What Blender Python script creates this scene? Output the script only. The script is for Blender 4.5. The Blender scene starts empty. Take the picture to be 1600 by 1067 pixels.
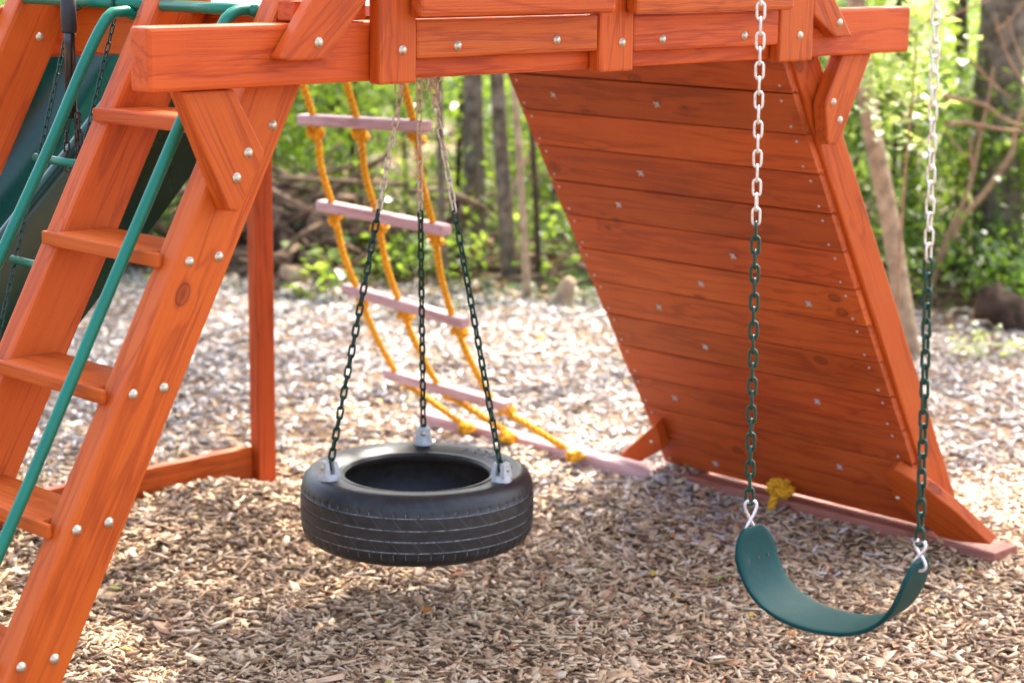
import bpy, bmesh, math, random
import numpy as np
from mathutils import Vector, Matrix, noise

# ------------------------------------------------------------------ camera, light, exposure
F_PX, PITCH, ROLL, CAM_H = 3100.0, math.radians(11.4), math.radians(0.6), 1.93
scene = bpy.context.scene
COL = scene.collection
cp, sp = math.cos(PITCH), math.sin(PITCH)
cr, sr = math.cos(ROLL), math.sin(ROLL)
cam_d = bpy.data.cameras.new('camera')
cam = bpy.data.objects.new('camera', cam_d)
COL.objects.link(cam)
X0, UP0, FW = Vector((1, 0, 0)), Vector((0, sp, cp)), Vector((0, cp, -sp))
rgt, upv = X0 * cr + UP0 * sr, -X0 * sr + UP0 * cr
cm = Matrix.Identity(4)
for i in range(3):
    cm[i][0], cm[i][1], cm[i][2] = rgt[i], upv[i], -FW[i]
cm[2][3] = CAM_H
cam.matrix_world = cm
cam_d.sensor_width = 36.0
cam_d.lens = 36.0 * F_PX / 1600.0
cam_d.clip_start, cam_d.clip_end = 0.05, 400
cam_d.dof.use_dof = True
cam_d.dof.focus_distance = 4.75
cam_d.dof.aperture_fstop = 3.0
scene.camera = cam

SUN_EL, SUN_AZ = math.radians(52), math.radians(24)      # azimuth from +Y towards +X
world = bpy.data.worlds.new('World')
scene.world = world
world.use_nodes = True
wn = world.node_tree.nodes
sky = wn.new('ShaderNodeTexSky')
sky.sky_type = 'NISHITA'
sky.sun_disc = False
sky.sun_elevation, sky.sun_rotation = SUN_EL, SUN_AZ
sky.air_density, sky.dust_density, sky.ozone_density = 0.8, 5.0, 0.2
bg = wn['Background']
bg.inputs['Strength'].default_value = 0.15
world.node_tree.links.new(sky.outputs[0], bg.inputs['Color'])
sun_d = bpy.data.lights.new('sun', 'SUN')
sun_d.energy, sun_d.angle, sun_d.color = 2.6, math.radians(0.53), (1.0, 0.95, 0.86)
sun = bpy.data.objects.new('sun', sun_d)
COL.objects.link(sun)
sdir = Vector((math.sin(SUN_AZ) * math.cos(SUN_EL), math.cos(SUN_AZ) * math.cos(SUN_EL), math.sin(SUN_EL)))
sun.rotation_euler = sdir.to_track_quat('Z', 'Y').to_euler()
sun.location = (0, 0, 30)
scene.view_settings.view_transform = 'Standard'
scene.view_settings.look = 'None'
scene.view_settings.gamma = 1.0
scene.view_settings.exposure = 2.68

# ------------------------------------------------------------------ pixel -> place helpers
S2 = math.sqrt(0.5)
K = Matrix.Rotation(math.radians(45), 4, 'Z')      # (u, v, z) of the playset -> world

def ray(px, py):
    a, b = (px - 800) / F_PX, -(py - 533.5) / F_PX
    return X0 * (a * cr - b * sr) + FW + UP0 * (a * sr + b * cr)

def on(px, py, u=None, v=None, z=None, y=None):
    """photo pixel + one known coordinate -> (u, v, z)"""
    d = ray(px, py)
    D = Vector(((d.x + d.y) * S2, (d.y - d.x) * S2, d.z))
    if u is not None: t = u / D[0]
    elif v is not None: t = v / D[1]
    elif z is not None: t = (z - CAM_H) / D[2]
    else: t = y / d.y
    r = D * t
    r.z += CAM_H
    return r

def on_plane(px, py, a, c):
    """photo pixel on the plane u + a*z = c"""
    d = ray(px, py)
    D = Vector(((d.x + d.y) * S2, (d.y - d.x) * S2, d.z))
    r = D * ((c - a * CAM_H) / (D[0] + a * D[2]))
    r.z += CAM_H
    return r

def wxy(px, py, y=None, z=None):
    return (K @ on(px, py, y=y, z=z).to_4d()).to_3d()

# ------------------------------------------------------------------ materials
def nt_new(name):
    m = bpy.data.materials.new(name)
    m.use_nodes = True
    nt = m.node_tree
    return m, nt, nt.nodes['Principled BSDF']

def N(nt, kind, **kw):
    n = nt.nodes.new('ShaderNode' + kind)
    for k, val in kw.items():
        if k.startswith('i_'):
            n.inputs[k[2:].replace('_', ' ')].default_value = val
        else:
            setattr(n, k, val)
    return n

def ramp(nt, stops, fac=None, interp='LINEAR'):
    r = nt.nodes.new('ShaderNodeValToRGB')
    r.color_ramp.interpolation = interp
    el = r.color_ramp.elements
    while len(el) < len(stops): el.new(0.5)
    for e, (p, c) in zip(el, stops):
        e.position, e.color = p, (c[0], c[1], c[2], 1)
    if fac is not None: nt.links.new(fac, r.inputs[0])
    return r

def mixc(nt, fac, a, b, blend='MIX'):
    m = nt.nodes.new('ShaderNodeMix')
    m.data_type, m.blend_type = 'RGBA', blend
    for sock, val in ((m.inputs['Factor'], fac), (m.inputs['A'], a), (m.inputs['B'], b)):
        if isinstance(val, (int, float)): sock.default_value = val
        elif isinstance(val, tuple): sock.default_value = (*val, 1) if len(val) == 3 else val
        else: nt.links.new(val, sock)
    return m.outputs['Result']

def math_n(nt, op, a, b=None, c=None):
    m = nt.nodes.new('ShaderNodeMath')
    m.operation = op
    for i, val in enumerate((a, b, c)):
        if val is None: continue
        if isinstance(val, (int, float)): m.inputs[i].default_value = val
        else: nt.links.new(val, m.inputs[i])
    return m.outputs[0]

def wood_mat(name, dark, mid, light, rough=0.48, knots=0.55, weather=0.0, wcol=(0.5, 0.33, 0.3), spec=0.26, vary=0.34):
    m, nt, b = nt_new(name)
    L = nt.links.new
    tc = N(nt, 'TexCoord')
    oi = N(nt, 'ObjectInfo')
    off = N(nt, 'VectorMath', operation='SCALE')
    cmb = N(nt, 'CombineXYZ')
    L(oi.outputs['Random'], cmb.inputs[0]); L(oi.outputs['Random'], cmb.inputs[1]); L(oi.outputs['Random'], cmb.inputs[2])
    L(cmb.outputs[0], off.inputs[0]); off.inputs['Scale'].default_value = 37.3
    add = N(nt, 'VectorMath', operation='ADD')
    L(tc.outputs['Object'], add.inputs[0]); L(off.outputs[0], add.inputs[1])
    # knots: sparse cells, elongated along the grain
    mk = N(nt, 'Mapping'); mk.inputs['Scale'].default_value = (7.0, 11.0, 11.0)
    L(add.outputs[0], mk.inputs[0])
    vo = N(nt, 'TexVoronoi', i_Scale=1.0, i_Randomness=1.0)
    L(mk.outputs[0], vo.inputs['Vector'])
    sep = N(nt, 'SeparateColor'); L(vo.outputs['Color'], sep.inputs[0])
    pick = math_n(nt, 'GREATER_THAN', sep.outputs[0], 1.0 - knots * 0.22)
    kr = ramp(nt, [(0.0, (0.9, 0.9, 0.9)), (0.12, (0.45, 0.45, 0.45)), (0.16, (0.5, 0.5, 0.5)), (0.175, (1, 1, 1)), (0.20, (0.25, 0.25, 0.25)), (0.27, (0.0, 0.0, 0.0))], vo.outputs['Distance'])
    kmask = math_n(nt, 'MULTIPLY', kr.outputs[0], pick)
    kwide = ramp(nt, [(0.0, (1, 1, 1)), (0.6, (0, 0, 0))], vo.outputs['Distance'])
    # grain
    mg = N(nt, 'Mapping'); mg.inputs['Scale'].default_value = (1.1, 13.0, 13.0)
    L(add.outputs[0], mg.inputs[0])
    n1 = N(nt, 'TexNoise', i_Scale=1.3, i_Detail=3.0, i_Roughness=0.55, i_Distortion=0.6)
    L(mg.outputs[0], n1.inputs['Vector'])
    ph = math_n(nt, 'MULTIPLY_ADD', n1.outputs[0], 26.0, math_n(nt, 'MULTIPLY', math_n(nt, 'MULTIPLY', kwide.outputs[0], pick), 5.0))
    rings = math_n(nt, 'SINE', ph)
    rings = math_n(nt, 'MULTIPLY_ADD', rings, 0.5, 0.5)
    rings = math_n(nt, 'SUBTRACT', 1.0, math_n(nt, 'POWER', rings, 4.0))
    mf = N(nt, 'Mapping'); mf.inputs['Scale'].default_value = (4.0, 260.0, 260.0)
    L(add.outputs[0], mf.inputs[0])
    n2 = N(nt, 'TexNoise', i_Scale=1.0, i_Detail=3.0); L(mf.outputs[0], n2.inputs['Vector'])
    n3 = N(nt, 'TexNoise', i_Scale=2.3, i_Detail=4.0, i_Roughness=0.6); L(add.outputs[0], n3.inputs['Vector'])
    f = math_n(nt, 'MULTIPLY_ADD', rings, 0.24, math_n(nt, 'MULTIPLY_ADD', n3.outputs[0], 0.5, math_n(nt, 'MULTIPLY', n2.outputs[0], 0.42)))
    cr_ = ramp(nt, [(0.36, dark), (0.66, mid), (0.90, light)], f)
    # board to board variation
    hv = N(nt, 'HueSaturation')
    L(cr_.outputs[0], hv.inputs['Color'])
    L(math_n(nt, 'MULTIPLY_ADD', oi.outputs['Random'], 0.006, 0.498), hv.inputs['Hue'])
    L(math_n(nt, 'MULTIPLY_ADD', math_n(nt, 'FRACT', math_n(nt, 'MULTIPLY', oi.outputs['Random'], 7.7)), vary, 1.0 - vary * 0.53), hv.inputs['Value'])
    col = mixc(nt, math_n(nt, 'MULTIPLY', kmask, 0.85), hv.outputs[0], (dark[0] * 0.28, dark[1] * 0.3, dark[2] * 0.4))
    if weather > 0:
        nw = N(nt, 'TexNoise', i_Scale=6.0, i_Detail=5.0, i_Roughness=0.65); L(add.outputs[0], nw.inputs['Vector'])
        wr = ramp(nt, [(0.42, (0, 0, 0)), (0.66, (1, 1, 1))], nw.outputs[0])
        col = mixc(nt, math_n(nt, 'MULTIPLY', wr.outputs[0], weather), col, wcol)
    L(col, b.inputs['Base Color'])
    rr = math_n(nt, 'MULTIPLY_ADD', n3.outputs[0], 0.3, rough - 0.15)
    L(rr, b.inputs['Roughness'])
    b.inputs['Specular IOR Level'].default_value = spec
    bp = N(nt, 'Bump', i_Strength=0.5, i_Distance=0.002)
    L(math_n(nt, 'ADD', math_n(nt, 'MULTIPLY', rings, 0.35), n2.outputs[0]), bp.inputs['Height'])
    L(bp.outputs[0], b.inputs['Normal'])
    return m

def plain_mat(name, col, rough=0.5, metal=0.0, spec=0.5, noise_scale=40.0, var=0.15, bump=0.0, coat=0.0, dirt=None):
    m, nt, b = nt_new(name)
    L = nt.links.new
    tc = N(nt, 'TexCoord')
    n1 = N(nt, 'TexNoise', i_Scale=noise_scale, i_Detail=4.0); L(tc.outputs['Object'], n1.inputs['Vector'])
    lo = tuple(c * (1 - var) for c in col); hi = tuple(min(1, c * (1 + var)) for c in col)
    r = ramp(nt, [(0.3, lo), (0.7, hi)], n1.outputs[0])
    out = r.outputs[0]
    if dirt:
        n2 = N(nt, 'TexNoise', i_Scale=noise_scale * 0.25, i_Detail=6.0, i_Roughness=0.7); L(tc.outputs['Object'], n2.inputs['Vector'])
        dr = ramp(nt, [(0.52, (0, 0, 0)), (0.72, (1, 1, 1))], n2.outputs[0])
        out = mixc(nt, math_n(nt, 'MULTIPLY', dr.outputs[0], dirt[1]), out, dirt[0])
    L(out, b.inputs['Base Color'])
    L(math_n(nt, 'MULTIPLY_ADD', n1.outputs[0], 0.2, rough - 0.1), b.inputs['Roughness'])
    b.inputs['Metallic'].default_value = metal
    b.inputs['Specular IOR Level'].default_value = spec
    b.inputs['Coat Weight'].default_value = coat
    if bump:
        bp = N(nt, 'Bump', i_Strength=0.5, i_Distance=bump); L(n1.outputs[0], bp.inputs['Height']); L(bp.outputs[0], b.inputs['Normal'])
    return m

M = {}
M['wood'] = wood_mat('stained_cedar', (0.33, 0.040, 0.005), (0.50, 0.075, 0.008), (0.58, 0.105, 0.012), knots=0.3, vary=0.2)
M['plank'] = wood_mat('stained_wall_plank', (0.34, 0.046, 0.008), (0.53, 0.085, 0.013), (0.63, 0.125, 0.024), knots=0.8, vary=0.42, spec=0.4, weather=0.10, wcol=(0.10, 0.02, 0.009))
M['dusty'] = wood_mat('dusty_cedar', (0.2, 0.05, 0.03), (0.33, 0.1, 0.065), (0.42, 0.16, 0.11), knots=0.15, weather=0.3, wcol=(0.4, 0.2, 0.16), rough=0.55)
M['pale'] = wood_mat('sky_tinted_cedar', (0.33, 0.16, 0.14), (0.48, 0.27, 0.25), (0.58, 0.38, 0.36), knots=0.15, weather=0.4, wcol=(0.55, 0.42, 0.43), rough=0.5)  # lilac sky reflection and sunlight are put into this wood's colour
M['green'] = plain_mat('green_powder_coat', (0.002, 0.15, 0.085), 0.3, spec=0.4, noise_scale=8, var=0.1)
M['slide'] = plain_mat('dark_green_plastic', (0.002, 0.036, 0.02), 0.26, spec=0.5, noise_scale=5, var=0.25)
M['seat'] = plain_mat('green_rubber', (0.0012, 0.041, 0.037), 0.6, spec=0.14, noise_scale=60, var=0.1, bump=0.0006, dirt=((0.03, 0.085, 0.07), 0.4))
M['coat'] = plain_mat('green_vinyl_coat', (0.003, 0.042, 0.024), 0.3, spec=0.4, noise_scale=30, var=0.3)
M['zinc'] = plain_mat('zinc_steel', (0.62, 0.56, 0.46), 0.33, metal=0.9, noise_scale=80, var=0.15)
M['galv'] = plain_mat('galvanised_chain', (0.7, 0.64, 0.54), 0.4, metal=0.5, noise_scale=120, var=0.25)
M['bolt'] = plain_mat('bolt_zinc', (0.58, 0.5, 0.36), 0.35, metal=0.7, noise_scale=150, var=0.2)
M['screw'] = plain_mat('screw_zinc', (0.55, 0.55, 0.56), 0.4, metal=0.4, noise_scale=150, var=0.2)
M['hook'] = plain_mat('s_hook_zinc', (0.72, 0.67, 0.68), 0.3, metal=0.6, noise_scale=100, var=0.1)
M['cast'] = plain_mat('cast_aluminium', (0.5, 0.5, 0.47), 0.5, metal=0.15, noise_scale=60, var=0.12, bump=0.001)
M['black'] = plain_mat('black_gloss', (0.012, 0.011, 0.01), 0.22, noise_scale=30, var=0.3)
M['blackfoam'] = plain_mat('black_foam', (0.016, 0.015, 0.015), 0.6, noise_scale=90, var=0.3, bump=0.001)
M['rope'] = plain_mat('yellow_rope', (0.72, 0.35, 0.02), 0.75, spec=0.2, noise_scale=140, var=0.25, bump=0.001)
M['bark'] = plain_mat('grey_bark', (0.16, 0.12, 0.08), 0.9, spec=0.1, noise_scale=14, var=0.6, bump=0.03, dirt=((0.25, 0.22, 0.2), 0.6))
M['bark_pale'] = plain_mat('tan_bark', (0.36, 0.25, 0.15), 0.85, spec=0.1, noise_scale=16, var=0.4, bump=0.01, dirt=((0.5, 0.38, 0.26), 0.6))
M['bark_dark'] = plain_mat('rotten_bark', (0.07, 0.045, 0.03), 0.95, spec=0.1, noise_scale=12, var=0.6, bump=0.03, dirt=((0.2, 0.12, 0.08), 0.5))
M['stick'] = plain_mat('dead_stick', (0.17, 0.11, 0.07), 0.9, spec=0.1, noise_scale=6, var=0.6, dirt=((0.32, 0.24, 0.18), 0.6))
M['cut'] = plain_mat('cut_wood', (0.4, 0.27, 0.18), 0.8, spec=0.1, noise_scale=20, var=0.3)
M['twig'] = plain_mat('bare_twig', (0.34, 0.2, 0.11), 0.8, spec=0.15, noise_scale=30, var=0.3)

def leaf_mat(name, stops, trans=0.5, rough=0.35, spec=0.5):
    m, nt, b = nt_new(name)
    L = nt.links.new
    g = N(nt, 'NewGeometry')
    r = ramp(nt, stops, g.outputs['Random Per Island'])
    L(r.outputs[0], b.inputs['Base Color'])
    b.inputs['Roughness'].default_value = rough
    b.inputs['Specular IOR Level'].default_value = spec
    tr = N(nt, 'BsdfTranslucent')
    tcol = mixc(nt, 1.0, r.outputs[0], (1.0, 0.95, 0.5), 'MULTIPLY')
    hv = N(nt, 'HueSaturation', i_Value=2.8, i_Saturation=1.05); L(tcol, hv.inputs['Color'])
    L(hv.outputs[0], tr.inputs['Color'])
    mx = N(nt, 'MixShader', i_Fac=trans)
    L(b.outputs[0], mx.inputs[1]); L(tr.outputs[0], mx.inputs[2])
    L(mx.outputs[0], nt.nodes['Material Output'].inputs['Surface'])
    return m

M['leaf'] = leaf_mat('broadleaf', [(0.0, (0.03, 0.06, 0.016)), (0.5, (0.065, 0.12, 0.03)), (1.0, (0.12, 0.18, 0.05))])
M['leaf_bright'] = leaf_mat('young_leaf', [(0.0, (0.075, 0.13, 0.03)), (0.5, (0.125, 0.19, 0.045)), (1.0, (0.19, 0.25, 0.075))], trans=0.55, rough=0.3, spec=0.6)
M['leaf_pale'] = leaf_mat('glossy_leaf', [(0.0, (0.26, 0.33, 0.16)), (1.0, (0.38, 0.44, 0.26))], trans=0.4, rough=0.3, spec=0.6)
M['litter'] = leaf_mat('dead_leaf', [(0.0, (0.12, 0.06, 0.03)), (0.4, (0.26, 0.15, 0.08)), (0.75, (0.38, 0.27, 0.19)), (1.0, (0.45, 0.38, 0.3))], trans=0.15, rough=0.7)
M['fallen'] = leaf_mat('fallen_leaf', [(0.0, (0.5, 0.1, 0.03)), (0.35, (0.55, 0.3, 0.04)), (0.65, (0.5, 0.42, 0.06)), (1.0, (0.18, 0.3, 0.05))], trans=0.15, rough=0.5)

# wood chips: colour per chip; the farther ones are greyed to paint in open skylight
def chip_mat(name, stops, rough):
    m, nt, b = nt_new(name)
    g = N(nt, 'NewGeometry')
    r = ramp(nt, stops, g.outputs['Random Per Island'])
    tc = N(nt, 'TexCoord')
    n1 = N(nt, 'TexNoise', i_Scale=140.0, i_Detail=3.0); nt.links.new(tc.outputs['Object'], n1.inputs['Vector'])
    nt.links.new(mixc(nt, 0.35, r.outputs[0], n1.outputs[0], 'OVERLAY'), b.inputs['Base Color'])
    b.inputs['Roughness'].default_value = rough
    b.inputs['Specular IOR Level'].default_value = 0.5
    bp = N(nt, 'Bump', i_Strength=0.4, i_Distance=0.002); nt.links.new(n1.outputs[0], bp.inputs['Height']); nt.links.new(bp.outputs[0], b.inputs['Normal'])
    return m
M['chip'] = chip_mat('wood_chip', [(0.0, (0.09, 0.042, 0.018)), (0.15, (0.26, 0.135, 0.06)), (0.38, (0.46, 0.285, 0.14)), (0.66, (0.60, 0.41, 0.225)), (0.94, (0.72, 0.55, 0.36)), (1.0, (0.46, 0.16, 0.05))], 0.55)
M['chip_skylit'] = chip_mat('skylit_wood_chip', [(0.0, (0.11, 0.075, 0.055)), (0.15, (0.25, 0.185, 0.145)), (0.4, (0.42, 0.345, 0.285)), (0.7, (0.54, 0.475, 0.42)), (1.0, (0.66, 0.61, 0.57))], 0.5)

# ground sheet: mulch bed, leaf litter and moss beyond it
m, nt, b = nt_new('mulch_and_forest_floor')
L = nt.links.new
tc = N(nt, 'TexCoord')
n1 = N(nt, 'TexNoise', i_Scale=45.0, i_Detail=6.0, i_Roughness=0.7); L(tc.outputs['Object'], n1.inputs['Vector'])
n2 = N(nt, 'TexNoise', i_Scale=0.7, i_Detail=4.0); L(tc.outputs['Object'], n2.inputs['Vector'])
n4 = N(nt, 'TexVoronoi', i_Scale=28.0); L(tc.outputs['Object'], n4.inputs['Vector'])
mul = ramp(nt, [(0.3, (0.09, 0.05, 0.028)), (0.55, (0.24, 0.15, 0.085)), (0.75, (0.4, 0.29, 0.19))], n1.outputs[0])
lit = ramp(nt, [(0.3, (0.07, 0.045, 0.028)), (0.5, (0.16, 0.1, 0.06)), (0.75, (0.32, 0.23, 0.16))], n1.outputs[0])
mos = ramp(nt, [(0.3, (0.03, 0.05, 0.012)), (0.7, (0.11, 0.16, 0.035))], n1.outputs[0])
mm = ramp(nt, [(0.42, (0, 0, 0)), (0.58, (1, 1, 1))], n2.outputs[0])
flo = mixc(nt, mm.outputs[0], lit.outputs[0], mos.outputs[0])
sx = N(nt, 'SeparateXYZ'); L(tc.outputs['Object'], sx.inputs[0])
edge = math_n(nt, 'ADD', math_n(nt, 'MULTIPLY_ADD', sx.outputs[0], 0.28, sx.outputs[1]), math_n(nt, 'MULTIPLY', n2.outputs[0], 1.2))
em = N(nt, 'MapRange'); L(edge, em.inputs[0])
em.inputs[1].default_value, em.inputs[2].default_value = 10.8, 11.4
L(mixc(nt, em.outputs[0], mul.outputs[0], flo), b.inputs['Base Color'])
b.inputs['Roughness'].default_value = 0.85
b.inputs['Specular IOR Level'].default_value = 0.2
bp = N(nt, 'Bump', i_Strength=0.8, i_Distance=0.02); L(n1.outputs[0], bp.inputs['Height']); L(bp.outputs[0], b.inputs['Normal'])
M['ground'] = m

# tyre rubber with dusty grooves and diagonal cuts
m, nt, b = nt_new('tyre_rubber')
L = nt.links.new
tc = N(nt, 'TexCoord'); sx = N(nt, 'SeparateXYZ'); L(tc.outputs['Object'], sx.inputs[0])
ang = math_n(nt, 'ARCTAN2', sx.outputs[1], sx.outputs[0])
fr = math_n(nt, 'FRACT', math_n(nt, 'ADD', math_n(nt, 'MULTIPLY', ang, 34 / (2 * math.pi)), math_n(nt, 'MULTIPLY', sx.outputs[2], 14.0)))
ln = math_n(nt, 'LESS_THAN', fr, 0.026)
rib1 = math_n(nt, 'LESS_THAN', math_n(nt, 'ABSOLUTE', math_n(nt, 'SUBTRACT', sx.outputs[2], 0.029)), 0.016)
rib2 = math_n(nt, 'LESS_THAN', math_n(nt, 'ABSOLUTE', math_n(nt, 'SUBTRACT', sx.outputs[2], -0.037)), 0.014)
rad = math_n(nt, 'SQRT', math_n(nt, 'ADD', math_n(nt, 'MULTIPLY', sx.outputs[0], sx.outputs[0]), math_n(nt, 'MULTIPLY', sx.outputs[1], sx.outputs[1])))
outer = math_n(nt, 'GREATER_THAN', rad, 0.312)
cuts = math_n(nt, 'MULTIPLY', math_n(nt, 'MULTIPLY', ln, math_n(nt, 'MAXIMUM', rib1, rib2)), outer)
n1 = N(nt, 'TexNoise', i_Scale=30.0, i_Detail=6.0, i_Roughness=0.7); L(tc.outputs['Object'], n1.inputs['Vector'])
n2 = N(nt, 'TexNoise', i_Scale=420.0, i_Detail=2.0); L(tc.outputs['Object'], n2.inputs['Vector'])
base = ramp(nt, [(0.35, (0.010, 0.0095, 0.009)), (0.7, (0.036, 0.034, 0.031))], n1.outputs[0])
speck = ramp(nt, [(0.68, (0, 0, 0)), (0.74, (1, 1, 1))], n2.outputs[0])
c1 = mixc(nt, math_n(nt, 'MULTIPLY', speck.outputs[0], 0.35), base.outputs[0], (0.2, 0.19, 0.17))
L(mixc(nt, math_n(nt, 'MULTIPLY', cuts, 0.4), c1, (0.22, 0.21, 0.2)), b.inputs['Base Color'])
L(math_n(nt, 'MULTIPLY_ADD', n1.outputs[0], 0.3, 0.3), b.inputs['Roughness'])
bp = N(nt, 'Bump', i_Strength=0.6, i_Distance=0.002); L(math_n(nt, 'SUBTRACT', math_n(nt, 'MULTIPLY', n1.outputs[0], 0.3), cuts), bp.inputs['Height']); L(bp.outputs[0], b.inputs['Normal'])
M['tyre'] = m
M['dust'] = plain_mat('groove_dust', (0.27, 0.26, 0.25), 0.9, spec=0.1, noise_scale=90, var=0.7)
M['letter'] = plain_mat('raised_letter', (0.16, 0.16, 0.155), 0.6, noise_scale=60, var=0.3)

# ------------------------------------------------------------------ object helpers
WM = {}          # world matrices of what has been placed

def place(o, mw, parent=None):
    if parent is not None:
        o.parent = parent
        o.matrix_basis = WM[parent].inverted() @ mw
    else:
        o.matrix_basis = mw
    WM[o] = mw
    return o

def tag(o, label=None, cat=None, group=None, kind=None):
    for k, val in (('label', label), ('category', cat), ('group', group), ('kind', kind)):
        if val: o[k] = val
    return o

def empty(name, mw, label=None, cat=None, parent=None, group=None):
    o = bpy.data.objects.new(name, None)
    o.empty_display_size = 0.1
    COL.objects.link(o)
    place(o, mw, parent)
    return tag(o, label, cat, group)

def new_obj(name, me, mw, parent=None):
    o = bpy.data.objects.new(name, me)
    COL.objects.link(o)
    return place(o, mw, parent)

def mesh_from(name, verts, faces, mat, smooth=False):
    me = bpy.data.meshes.new(name)
    me.from_pydata([tuple(v) for v in verts], [], faces)
    me.materials.append(mat)
    if smooth: me.polygons.foreach_set('use_smooth', [True] * len(me.polygons))
    me.update()
    return me

def np_mesh(name, V, nf, fs, Fidx, mat, smooth=False):
    """V (n,3); all faces with fs corners"""
    me = bpy.data.meshes.new(name)
    me.vertices.add(len(V)); me.vertices.foreach_set('co', np.ascontiguousarray(V, dtype=np.float32).ravel())
    me.loops.add(nf * fs); me.loops.foreach_set('vertex_index', np.ascontiguousarray(Fidx, dtype=np.int32).ravel())
    me.polygons.add(nf)
    me.polygons.foreach_set('loop_start', np.arange(nf, dtype=np.int32) * fs)
    me.polygons.foreach_set('loop_total', np.full(nf, fs, dtype=np.int32))
    if smooth: me.polygons.foreach_set('use_smooth', np.ones(nf, dtype=bool))
    me.materials.append(mat)
    me.update(calc_edges=True)
    return me

def frame(o, x, z):
    x = Vector(x).normalized(); z = Vector(z).normalized()
    y = z.cross(x).normalized(); x = y.cross(z).normalized()
    mt = Matrix.Identity(4)
    for i in range(3): mt[i][0], mt[i][1], mt[i][2], mt[i][3] = x[i], y[i], z[i], o[i]
    return mt

def plate(name, pts, ext, mat, parent, grain, bevel=0.006, kmat=K):
    """prism: planar polygon pts (u,v,z), extruded by the vector ext, grain along `grain`"""
    pts = [Vector(p) for p in pts]; ext = Vector(ext)
    c = sum(pts, Vector()) / len(pts) + ext * 0.5
    ref = ext if ext.normalized().cross(Vector(grain).normalized()).length > 0.1 else Vector(grain).orthogonal()
    ml = frame(c, grain, ref)
    inv = ml.inverted()
    bm = bmesh.new()
    bot = [bm.verts.new(inv @ p) for p in pts]
    top = [bm.verts.new(inv @ (p + ext)) for p in pts]
    n = len(pts)
    bm.faces.new(bot); bm.faces.new(top[::-1])
    for i in range(n):
        bm.faces.new((bot[i], top[i], top[(i + 1) % n], bot[(i + 1) % n]))
    bmesh.ops.recalc_face_normals(bm, faces=bm.faces)
    if bevel:
        bmesh.ops.bevel(bm, geom=list(bm.edges), offset=bevel, segments=2, profile=0.6, affect='EDGES', clamp_overlap=True)
    me = bpy.data.meshes.new(name)
    bm.to_mesh(me); bm.free()
    me.materials.append(mat)
    for p in me.polygons: p.use_smooth = False
    return new_obj(name, me, kmat @ ml, parent)

def box(name, u0, u1, v0, v1, z0, z1, mat, parent, grain='u', bevel=0.006):
    g = {'u': (1, 0, 0), 'v': (0, 1, 0), 'z': (0, 0, 1)}[grain]
    if grain == 'v':
        pts = [(u0, v0, z0), (u0, v1, z0), (u0, v1, z1), (u0, v0, z1)]; ext = (u1 - u0, 0, 0)
    else:
        pts = [(u0, v0, z0), (u1, v0, z0), (u1, v0, z1), (u0, v0, z1)]; ext = (0, v1 - v0, 0)
    return plate(name, pts, ext, mat, parent, g, bevel)

def catmull(pts, step, closed=False):
    pts = [Vector(p) for p in pts]
    out = []
    n = len(pts)
    rng = range(n if closed else n - 1)
    for i in rng:
        if closed: p0, p1, p2, p3 = pts[(i - 1) % n], pts[i], pts[(i + 1) % n], pts[(i + 2) % n]
        else: p0, p1, p2, p3 = pts[max(i - 1, 0)], pts[i], pts[i + 1], pts[min(i + 2, n - 1)]
        k = max(1, int((p2 - p1).length / step))
        for j in range(k):
            t = j / k
            out.append(0.5 * ((2 * p1) + (p2 - p0) * t + (2 * p0 - 5 * p1 + 4 * p2 - p3) * t * t + (3 * p1 - p0 - 3 * p2 + p3) * t ** 3))
    if not closed: out.append(pts[-1])
    return out

def frames_along(path, closed=False):
    n = len(path)
    T = []
    for i in range(n):
        a = path[(i - 1) % n] if (closed or i > 0) else path[0]
        c = path[(i + 1) % n] if (closed or i < n - 1) else path[-1]
        T.append((c - a).normalized())
    ref = Vector((0, 0, 1)) if abs(T[0].z) < 0.9 else Vector((1, 0, 0))
    nrm = (ref - T[0] * ref.dot(T[0])).normalized()
    out = []
    for t in T:
        nrm = (nrm - t * nrm.dot(t))
        nrm = nrm.normalized() if nrm.length > 1e-6 else t.orthogonal().normalized()
        out.append((t, nrm, t.cross(nrm)))
    return out

def tube(path, rad, seg=10, closed=False, cap=True):
    """returns verts, faces; rad number or list"""
    fr = frames_along(path, closed)
    V, Fc = [], []
    n = len(path)
    for i, (p, (t, a, b_)) in enumerate(zip(path, fr)):
        r = rad[i] if isinstance(rad, (list, tuple)) else rad
        for k in range(seg):
            an = 2 * math.pi * k / seg
            V.append(p + a * (r * math.cos(an)) + b_ * (r * math.sin(an)))
    for i in range(n if closed else n - 1):
        j = (i + 1) % n
        for k in range(seg):
            k2 = (k + 1) % seg
            Fc.append((i * seg + k, i * seg + k2, j * seg + k2, j * seg + k))
    if cap and not closed:
        Fc.append(tuple(range(seg - 1, -1, -1)))
        Fc.append(tuple((n - 1) * seg + k for k in range(seg)))
    return V, Fc

def tube_obj(name, path, rad, mat, parent, seg=12, closed=False, kmat=K, smooth=True):
    c = sum(path, Vector()) / len(path)
    V, Fc = tube([p - c for p in path], rad, seg, closed)
    me = mesh_from(name, V, Fc, mat, smooth)
    return new_obj(name, me, kmat @ Matrix.Translation(c), parent)

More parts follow.
